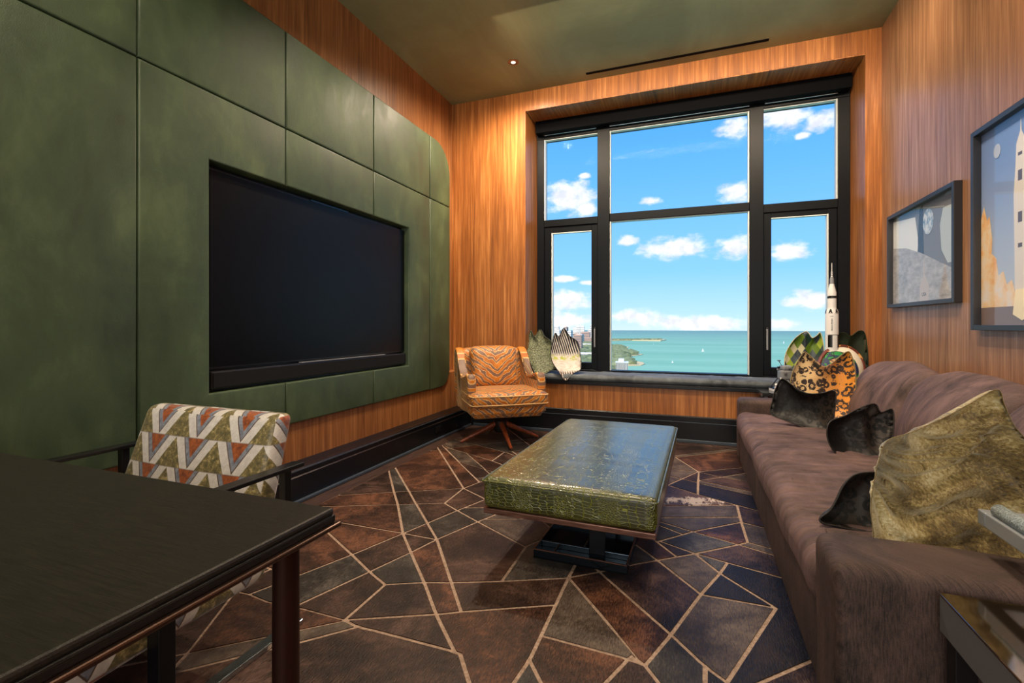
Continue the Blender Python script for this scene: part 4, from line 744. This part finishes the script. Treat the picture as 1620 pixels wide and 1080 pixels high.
pillow('palm', 'throw_pillow', M_PALM, 'white cushion with dark palm stripes next to the speckled sage cushion', dent(0, .42, .05, .12, .02), piping=M_PBLACK)
pillow('geo', 'throw_pillow', M_GEO, 'green and grey faceted print cushion behind the leopard cushion', dent(.0, .36, .03, .2, .05))
pillow('velvet', 'throw_pillow', M_DGREEN, 'plain dark green velvet cushion behind the rocket model', dent(0, .4, .06, .1, .03))
g_ = pillow('globe', 'round_cushion', M_GLOBE, 'round green and blue map print cushion with brown border in the corner', None, M_BORDER, 'cushion', pr_=.016)
pillow('leopard', 'throw_pillow', M_LEOP, 'orange and cream leopard print cushion on far end of sofa', dent(.02, .36, .10, .14, .05), M_GOLD, rings=16)
pillow('black1', 'throw_pillow', M_BLEOP, 'black leopard velvet cushion in front of the orange leopard cushion', dent(-.05, .24, .08, .06, .04))
pillow('black2', 'throw_pillow', M_BLEOP, 'black leopard velvet cushion slumped alone on the middle of sofa seat', dent(.04, .16, .05, .16, .07))
pillow('black3', 'throw_pillow', M_BLEOP, 'black leopard velvet cushion half hidden behind the large gold cushion', dent(.0, .2, .06, .1, .03))
def goldf(x, z, th, s_):
    k_ = max(0., min(1., th/.08))
    q = z*11+x*5+1.5*noise.noise(Vector((x*4, z*4, 9)))
    r1 = 1-2.4*abs(noise.noise(Vector((x*2.5, q, 2)))); r2 = 1-2.2*abs(noise.noise(Vector((x*6, q*2.3, 5))))
    f = .040*r1+.014*r2-.035
    cr = -.035*math.exp(-((x-.07-(z-.3)*.42)/.022)**2)*max(0, min(1, (z-.20)/.1))
    cr2 = -.04*math.exp(-((x+.0)/.05)**2-((z-.36)/.04)**2)
    return s_*max(th*.35, th+k_*(f+cr+cr2))
pillow('gold', 'large_throw_pillow', M_GOLD, 'large crumpled gold crushed velvet cushion at near end of sofa', goldf, rings=44, sub=10, pr_=.0012)
# rocket model on far side table ---------------------------------------------
TZ = .54
st = empty('far_side_table', (1.0, 4.59, 0), 0, 'black glass topped side table in corner between sofa and window seat', 'side table')
link('table_top', B(-.46, .44, -.165, .165, TZ-.03, TZ-.006, bev=.002), M_PBLACK, st)
link('glass', B(-.46, .44, -.165, .165, TZ-.006, TZ), M_GLASSTOP, st)
link('rim', B(-.464, -.46, -.167, .167, TZ-.03, TZ+.001), M_CHROME, st)
for x in (-.43, .41):
    for y in (-.14, .14): link('leg', B(x-.012, x+.012, y-.012, y+.012, .0, TZ-.03), M_CHROME, st)
rk = empty('rocket_model', (1.076, 4.62, TZ), 0, 'tall white and black toy brick moon rocket standing in window corner', 'model rocket')
u_ = .00429/2
def ring(name, m, prof, n=28):
    bm = bmesh.new(); lathe(bm, prof, n); return link(name, bm, m, rk, angle=35)
def zy(y): return 1.1+(514-y)*.00521-TZ
R1, R2, R3 = 22*u_, 17*u_, 15*u_
ring('first_stage', M_WHITE, [(R1, 0.004), (R1, zy(530))]); ring('second_stage', M_WHITE, [(R1, zy(529)), (R1, zy(497)), (R1*.98, zy(495))])
ring('stage_band', M_WHITE, [(R1, zy(495)), (R2*1.08, zy(489))])
ring('third_stage', M_WHITE, [(R3, zy(489)), (R3, zy(472))]); ring('upper_band', M_PBLACK, [(R3*1.01, zy(472)), (R3*1.01, zy(468.5))])
ring('service_module', M_WHITE, [(R3, zy(468)), (R3, zy(463)), (7.2*u_, zy(449))])
ring('capsule', M_PGREY, [(7.2*u_, zy(449)), (6.6*u_, zy(441)), (4*u_, zy(438))])
ring('escape_tower', M_WHITE, [(3.6*u_, zy(438)), (3.0*u_, zy(437)), (3.0*u_, zy(430)), (1.2*u_, zy(429)), (1.2*u_, zy(417)), (.4*u_, zy(415.5))], 14)
for i in range(3): ring('tower_ring', M_PGREY, [(3.6*u_, zy(436-2.5*i)), (3.6*u_, zy(435.2-2.5*i))], 14)
for k in range(8):
    a0 = k*pi/4+.3; bm = bmesh.new()
    def W(a_, z, r): return (r*cos(a_), r*sin(a_), z)
    for (za, zb, r, wd) in ((zy(549), zy(530), R1+.0012, .44 if k % 2 else 0), (zy(575), zy(556), R1+.0012, 0 if k % 2 else .44)):
        if not wd: continue
        nn = 5
        for j in range(nn):
            a1, a2 = a0+(j/nn-.5)*wd*1.6, a0+((j+1)/nn-.5)*wd*1.6
            q = [bm.verts.new(W(a1, za, r)), bm.verts.new(W(a2, za, r)), bm.verts.new(W(a2, zb, r)), bm.verts.new(W(a1, zb, r))]
            q2 = [bm.verts.new(W(a1, za, r-.003)), bm.verts.new(W(a2, za, r-.003)), bm.verts.new(W(a2, zb, r-.003)), bm.verts.new(W(a1, zb, r-.003))]
            bm.faces.new(q); bm.faces.new(q2[::-1])
            for s0 in range(4): bm.faces.new((q[s0], q2[s0], q2[(s0+1) % 4], q[(s0+1) % 4]))
    link('black_panel', bm, M_PBLACK, rk, angle=40)
for k in range(6):
    a0 = k*pi/3+.1; bm = bmesh.new(); rb, rt = R1+.002, R2*1.08+.002
    q = [W(a0-.30, zy(495.5), rb), W(a0+.30, zy(495.5), rb), W(a0+.12, zy(489), rt), W(a0-.12, zy(489), rt)]
    q2 = [(x*.96, y*.96, z) for x, y, z in q]; A = [bm.verts.new(p) for p in q]; C = [bm.verts.new(p) for p in q2]
    bm.faces.new(A); bm.faces.new(C[::-1])
    for s0 in range(4): bm.faces.new((A[s0], C[s0], C[(s0+1) % 4], A[(s0+1) % 4]))
    link('interstage_wedge', bm, M_PBLACK, rk)
def text(body, size, m, parent, loc, rot, ext=.0006, name='lettering', align='CENTER', sx=1):
    c = D.curves.new(name, 'FONT'); c.body = body; c.size = size; c.extrude = ext; c.align_x = align; c.align_y = 'CENTER'
    o = D.objects.new(name, c); COL.objects.link(o)
    dg = bpy.context.evaluated_depsgraph_get(); dg.update()
    me = D.meshes.new_from_object(o.evaluated_get(dg)); D.objects.remove(o)
    me.materials.append(m); o = D.objects.new(name, me); COL.objects.link(o); o.parent = parent; o.location = loc; o.rotation_euler = rot; o.scale = (sx, 1, 1)
    return o
ca = math.atan2(-4.62, -1.076)   # direction to the viewer's side
text('UNITED STATES', .014, M_PBLACK, rk, ((R1+.001)*cos(ca), (R1+.001)*sin(ca), zy(513)), (pi/2, pi/2, ca+pi/2))
text('USA', .012, M_PGREY, rk, ((R1+.001)*cos(ca), (R1+.001)*sin(ca), zy(500)), (pi/2, 0, ca+pi/2))
# small lander model and white book on the same table
ld = empty('lander_model', (.735, 4.60, TZ+.0295), .3, 'small grey toy brick lunar lander on white box beside the sofa arm', 'model spacecraft')
rr_ = random.Random(5)
link('body', B(-.05, .05, -.04, .04, .07, .15, bev=.012), M_PGREY, ld); link('cabin', B(-.035, .045, -.035, .035, .145, .19, bev=.014), M_PGREY, ld)
for sx_ in (-1, 1):
    for sy_ in (-1, 1):
        bm = bmesh.new(); cyl(bm, (sx_*.04, sy_*.03, .09), (sx_*.085, sy_*.06, .006), .004, n=8); lathe(bm, [(.012, 0), (.012, .005)], 12, c=(sx_*.085, sy_*.06)); link('leg', bm, M_PBLACK, ld)
for i in range(10):
    a_ = i*.63; bm = bmesh.new(); c_ = (.055*cos(a_), .045*sin(a_), rr_.uniform(.08, .18)); box(bm, c_[0]-.010, c_[0]+.010, c_[1]-.008, c_[1]+.008, c_[2]-.008, c_[2]+.008, bev=.002)
    link('brick', bm, [M_PGREY, M_PBLACK, M_WHITE, M_ALU][i % 4], ld)
bm = bmesh.new(); cyl(bm, (-.03, 0, .19), (-.05, 0, .225), .003, n=6); lathe(bm, [(.002, .222), (.016, .232), (.017, .234)], 12, c=(-.05, 0)); link('antenna', bm, M_PGREY, ld)
e = empty('white_box', (.735, 4.60, TZ), .3, 'white box under the small grey lander model', 'box'); link('carton', B(-.10, .10, -.075, .075, 0, .022, bev=.002), M_WHITE, e); link('lid', B(-.102, .102, -.077, .077, .022, .029, bev=.001), M_PBLACK, e)
fg = empty('astronaut_figure', (.655, 4.50, TZ), .4, 'tiny white and orange toy astronaut beside the grey lander', 'toy figure')
link('legs', B(-.012, .012, -.006, .006, 0, .022, bev=.002), mat('orange_plastic', srgb(200, 110, 40), .4), fg); link('torso', B(-.013, .013, -.008, .008, .022, .05, bev=.003), M_WHITE, fg)
bm = bmesh.new(); bmesh.ops.create_uvsphere(bm, u_segments=14, v_segments=10, radius=.013, matrix=Matrix.Translation((0, 0, .062))); link('helmet', bm, M_WHITE, fg, smooth=True)
# orange swivel armchair ---------------------------------------------------------
ac = empty('swivel_armchair', (-1.70, 4.20, .0105), radians(-53)+pi/2, 'orange tiger striped velvet swivel armchair in corner by window', 'armchair')
# local frame: front = -y
link('seat_shell', soft(-.345, .345, -.33, .30, .265, .375, r=.035, puff=(0, .01, 0), n=24, k=4, fn=lambda co, u: Vector((co.x*(1 if co.z > .3 else .93), co.y+(.0 if co.z > .3 else .03)*(1 if co.y < 0 else -1), co.z))), M_TIGER, ac, smooth=True)
link('seat_cushion', soft(-.352, .352, -.375, .20, .372, .495, r=.045, puff=(.0, .01, .022), n=30, k=4), M_TIGER, ac, smooth=True)
bm = bmesh.new()
for z_ in (.395, .470):
    tube(bm, [(-.335, -.372, z_), (0, -.386, z_), (.335, -.372, z_), (.353, -.34, z_), (.353, .1, z_)][::1], .005, 6)
    tube(bm, [(-.335, -.372, z_), (-.353, -.34, z_), (-.353, .1, z_)], .005, 6)
link('cushion_piping', bm, M_TIGER, ac, smooth=True)
def armf(co, u, s_=1): return co
def side_panel(s_):
    # profile in (y,z): wing sweeps from back top down to a rolled arm front
    P = catmull([(.40, .30), (.435, .55), (.455, .80), (.43, .855), (.36, .86), (.28, .80), (.19, .69), (.08, .615), (-.06, .625), (-.19, .655), (-.245, .63), (-.262, .54), (-.25, .42), (-.20, .33), (.0, .29), (.25, .285)], 4)
    bm = bmesh.new(); uvl = bm.loops.layers.uv.new('uv')
    w0, w1 = .285, .365
    n = len(P); cy_ = sum(p[0] for p in P)/n; cz_ = sum(p[1] for p in P)/n
    rings = []
    for x, sc_ in ((w0+.01, .90), (w0, .955), (w0+.006, .985), (w0+.022, 1), (w1-.022, 1), (w1-.006, .985), (w1, .955), (w1-.004, .90)):
        rings.append([bm.verts.new((s_*x*(1.0 if p[1] > .4 else .96), p[0]-(1-sc_)*.35*(1 if p[0] > cy_ else -1), p[1]-(1-sc_)*.35*(1 if p[1] > cz_ else -1))) for p in P])
    for A, C in zip(rings, rings[1:]):
        for i in range(n): bm.faces.new((A[i], A[(i+1) % n], C[(i+1) % n], C[i]))
    bm.faces.new(rings[0][::-1]); bm.faces.new(rings[-1]); bmesh.ops.triangulate(bm, faces=[f for f in bm.faces if len(f.verts) > 4])
    bmesh.ops.recalc_face_normals(bm, faces=bm.faces)
    for f in bm.faces:
        for lp in f.loops: lp[uvl].uv = (lp.vert.co.y+.3, lp.vert.co.z)
    return bm
link('arm', side_panel(-1), M_TIGER, ac, smooth=True); link('arm', side_panel(1), M_TIGER, ac, smooth=True)
link('backrest', soft(-.33, .33, .27, .40, .30, .85, r=.05, puff=(0, .03, .02), n=24, k=4, fn=lambda co, u: Vector((co.x, co.y+.09*max(0, co.z-.4)/.45-.02*co.x**2, co.z))), M_TIGER, ac, smooth=True)
link('back_cushion', soft(-.235, .235, .12, .27, .49, .875, r=.06, puff=(.0, .035, .01), n=22, k=4, fn=lambda co, u: Vector((co.x*(1+.03*u[2]), co.y+.10*max(0, co.z-.49)/.38, co.z))), M_TIGER, ac, smooth=True)
bm = bmesh.new(); lathe(bm, [(.05, .085), (.06, .10), (.06, .19), (.10, .215), (.14, .262)], 24); link('swivel_hub', bm, M_PBLACK, ac, angle=40)
for k in range(4):
    a_ = -pi/2+k*pi/2; bm = bmesh.new(); cyl(bm, (.04*cos(a_), .04*sin(a_), .165), (.375*cos(a_), .375*sin(a_), .012), .026, .013, 16)
    lg = link('leg', bm, M_LEG, ac, angle=40)
    bm = bmesh.new(); cyl(bm, (.372*cos(a_), .372*sin(a_), .0), (.372*cos(a_), .372*sin(a_), .012), .012, .012, 12); link('glide', bm, M_BRONZE, lg)
# dining chair behind the desk ------------------------------------------------------
dc = empty('lounge_dining_chair', (-1.79, 1.17, .0105), radians(0), 'low armchair in chevron patterned cloth with black arms behind the dark desk', 'chair')
def tilt(co, u): return Vector((co.x*(1-.10*max(0, co.z-.3)/.5) if False else co.x*(1-.07*max(0, co.z-.3)/.5), co.y+.16*max(0, co.z-.3)/.5, co.z))
link('backrest', soft(-.385, .385, .03, .115, .30, .755, r=.03, puff=(0, .018, .0), n=22, k=4, fn=tilt), M_CHEV, dc, smooth=True)
link('seat', soft(-.415, .415, -.50, .09, .195, .385, r=.035, puff=(0, 0, .012), n=22, k=4, fn=lambda co, u: Vector((co.x, co.y, co.z+(.015*(co.y+.5)/.6 if u[2] < 0 else 0)))), M_CHEV, dc, smooth=True)
for s_ in (-1, 1):
    x0, x1 = sorted((s_*.415, s_*.465))
    link('armrest', B(x0, x1, -.31, .20, .575, .590, bev=.003), M_PBLACK, dc)
    link('leg', B(x0+.0, x1-.0, -.31, -.265, .018, .575, bev=.003), M_PBLACK, dc)
    link('leg', B(x0+.01, x1-.01, .12, .15, .018, .575, bev=.003), M_PBLACK, dc)
    link('sled_runner', B(x0+.004, x1-.004, -.42, .20, 0, .018, bev=.003), M_CHROME, dc)
link('cross_rail', B(-.415, .415, -.30, -.28, .235, .265, bev=.003), M_PBLACK, dc)
# desk ---------------------------------------------------------------------------------
dk = empty('dark_desk', (-.637, .746, 0), 0, 'dark oak desk with bronze edge filling the lower left corner', 'desk')
link('desk_top', B(-1.69, -.006, -1.6, -.006, .736, .750, bev=.005), M_DESK, dk)
link('black_edge', B(-1.685, -.004, -1.605, -.004, .722, .737, bev=.003), M_DESKE, dk)
link('bronze_trim', B(-1.69, .004, -1.61, .004, .713, .722, bev=.003), M_BRONZE, dk)
for x, y in ((-.04, -.09), (-1.62, -.09), (-.04, -1.5), (-1.62, -1.5)):
    bm = bmesh.new(); cyl(bm, (x, y, .0125), (x, y, .713), .0225, n=24); l_ = link('leg', bm, M_BRONZED, dk, angle=40)
    bm = bmesh.new(); cyl(bm, (x, y, .0105), (x, y, .0126), .026, n=24); link('foot_pad', bm, M_PBLACK, l_)
# near side table ------------------------------------------------------------------------
nt_ = empty('near_side_table', (.53, 1.375, .0105), 0, 'polished metal side table in front of the near sofa arm, lower right corner', 'side table')
link('table_top', B(0, .62, -.62, 0, .470, .476, bev=.001), M_MIRROR, nt_)
link('apron', B(.001, .619, -.619, -.001, .39, .470, bev=.002), M_ALU, nt_)
for x, y in ((.03, -.03), (.59, -.03), (.03, -.59), (.59, -.59)): link('leg', B(x-.02, x+.02, y-.02, y+.02, 0, .39, bev=.002), M_PBLACK, nt_)
# metal framed chair whose arm tip enters at the right edge -----------------------------------
mc = empty('metal_frame_chair', (.93, .86, .0105), radians(0), 'grey metal frame chair with woven pad, only its arm tip visible at right edge', 'chair')
link('arm_rail', B(-.235, .28, .70, .735, .575, .612, bev=.003), M_ARM, mc)
link('arm_rail', B(-.235, -.20, .30, .70, .575, .612, bev=.003), M_ARM, mc)
link('arm_rail', B(.25, .28, -.10, .70, .575, .612, bev=.003), M_ARM, mc)
link('leg', B(.25, .28, .32, .355, 0, .575, bev=.002), M_ARM, mc)
link('leg', B(.25, .28, -.1, -.065, 0, .575, bev=.002), M_ARM, mc)
bm = bmesh.new(); tube(bm, [(-.212, .690-.09*i, .624) for i in range(5)], .017, 14); link('woven_pad', bm, M_FUR, mc, smooth=True)
# framed pictures --------------------------------------------------------------------------
M_PF = mat('dark_grey_frame', srgb(58, 58, 62), .35, .4); M_PFS = mat('black_frame_side', srgb(26, 24, 30), .4)
def fl(c, r=.6): return mat('print_ink', srgb(*c), r)
def picture(name, y0, y1, z0, z1, label, fw=.028, depth=.042):
    e = empty(name, (XR, (y0+y1)/2, z0), 0, label, 'framed picture'); w_ = (y1-y0)/2; h_ = z1-z0
    link('frame_stile', B(-depth, 0, -w_, -w_+fw, 0, h_, bev=.002), M_PF, e); link('frame_stile', B(-depth, 0, w_-fw, w_, 0, h_, bev=.002), M_PF, e)
    link('frame_rail', B(-depth, 0, -w_+fw, w_-fw, 0, fw, bev=.002), M_PF, e); link('frame_rail', B(-depth, 0, -w_+fw, w_-fw, h_-fw, h_, bev=.002), M_PF, e)
    link('glass', B(-depth*.62, -depth*.56, -w_+fw, w_-fw, fw, h_-fw), M_PGLASS, e)
    return e, w_-fw, fw, h_-fw
def shape(e, name, pts, x, m):
    bm = bmesh.new(); prism(bm, pts, lambda a, b: (x, a, b), lambda a, b: (x-.0006, a, b)); return link(name, bm, m, e)
def ell(cy, cz, ry, rz, n=28, a0=0, a1=2*pi): return [(cy+ry*cos(a0+(a1-a0)*i/n), cz+rz*sin(a0+(a1-a0)*i/n)) for i in range(n)]
# small: y increases away from viewer = left in the picture
e, W2, Z0, Z1 = picture('moon_view_picture', 3.53, 4.56, 1.232, 1.945, 'smaller dark framed grey picture of moon surface seen through windows')
M_MOON = mat('moon_print', rough=.6, build=lambda t: {'Base Color': t.ramp(t.noise(t.v('MULTIPLY', t.obj(), (1, 1, 2.2)), 9, 7, .75), [(.3, srgb(138, 136, 138)), (.7, srgb(206, 204, 206))])})
shape(e, 'print_sheet', [(-W2, Z0), (W2, Z0), (W2, Z1), (-W2, Z1)], -.006, fl((128, 126, 128)))
shape(e, 'printed_window', [(W2, Z0), (W2, Z1-.02), (.10, Z1-.06), (.05, .45), (.10, .20), (.2, Z0)], -.0068, fl((236, 238, 238)))  # left window of the print, near-white to paint in a window reflection
shape(e, 'printed_window', [(-W2, .25), (-W2, .60), (-.30, .60), (-.26, .50), (-.28, .34), (-.36, .25)], -.0068, fl((196, 204, 204)))
shape(e, 'printed_window', [(-W2, .66), (-W2, Z1), (-.34, Z1), (-.32, .67)], -.0068, fl((158, 170, 182)))
shape(e, 'printed_pillar', [(.02, .12), (.055, .45), (.03, Z1-.02), (-.02, Z1), (-.03, .45), (-.05, .12)], -.0075, fl((66, 64, 68)))
shape(e, 'printed_moon', [(-W2, Z0), (W2, Z0), (W2, .46), (.25, .43), (.0, .36), (-.25, .27), (-W2, .19)], -.0083, M_MOON)
shape(e, 'printed_planet', ell(-.10, .555, .075, .085), -.0083, mat('planet_print', build=lambda t: {'Base Color': t.ramp(t.noise(t.obj(), 30, 4), [(.4, srgb(120, 150, 180)), (.6, srgb(226, 230, 232))])}))
shape(e, 'printed_rocket', [(.02, Z0), (-.11, Z0), (-.11, .13), (-.075, .18), (-.055, .20), (-.048, .32), (-.042, .32), (-.035, .20), (-.01, .18), (.02, .13)], -.0091, fl((198, 188, 184)))
text('USA', .035, M_PF, e, (-.0102, -.045, .075), (pi/2, 0, -pi/2), .0003, 'printed_letters')
e, W2, Z0, Z1 = picture('rocket_launch_picture', 2.40, 3.35, 1.072, 2.150, 'larger dark framed colour picture of a rocket launch at the right edge')
M_SMOKE = mat('launch_smoke_print', rough=.6, build=lambda t: {'Base Color': t.ramp(t.noise(t.obj(), 8, 6, .65), [(.35, srgb(240, 176, 104)), (.5, srgb(244, 214, 170)), (.65, srgb(236, 228, 220))])})
M_PSKY = mat('print_sky', rough=.6, build=lambda t: {'Base Color': t.ramp(t.map(t.sep(t.obj())[2], .1, 1.0), [(0, srgb(190, 204, 226)), (1, srgb(118, 148, 204))])})
shape(e, 'print_sheet', [(-W2, Z0), (W2, Z0), (W2, Z1), (-W2, Z1)], -.006, M_PSKY)
shape(e, 'printed_ground', [(-W2, Z0), (W2, Z0), (W2, .12), (-W2, .12)], -.0068, fl((130, 112, 110)))
sm = catmull([(W2-.002, .12), (W2-.002, .60), (W2-.03, .68), (.37, .56), (.34, .44), (.31, .36), (.27, .28), (.24, .30), (.19, .24), (.14, .17), (.10, .12)], 4)
sm = [(min(a, W2-.001), max(.12, b)) for a, b in sm]
shape(e, 'printed_smoke', [(W2-.001, .12), (W2-.001, .60), (.42, .66), (.39, .58), (.37, .60), (.345, .48), (.35, .40), (.31, .37), (.29, .28), (.25, .30), (.22, .23), (.18, .25), (.15, .17), (.10, .16), (-.2, .16), (-.3, .12)], -.0076, M_SMOKE)
shape(e, 'printed_rocket', [(.155, .20), (.165, .66), (.15, .80), (.145, .90), (.115, .955), (.11, 1.02), (.105, .955), (.075, .90), (.07, .80), (.055, .66), (.06, .20)], -.0084, fl((232, 226, 220)))
for z_, h_ in ((.52, .05), (.72, .05), (.84, .015), (.40, .02)): shape(e, 'printed_band', [(.13, z_), (.13, z_+h_), (.10, z_+h_), (.10, z_)], -.0092, fl((96, 84, 88)))
shape(e, 'printed_flame', [(.15, .20), (.17, .08), (.10, .05), (.03, .08), (.06, .20)], -.0092, fl((255, 240, 200)))
shape(e, 'printed_moon', ell(.30, .92, .03, .036), -.0084, fl((186, 196, 214)))
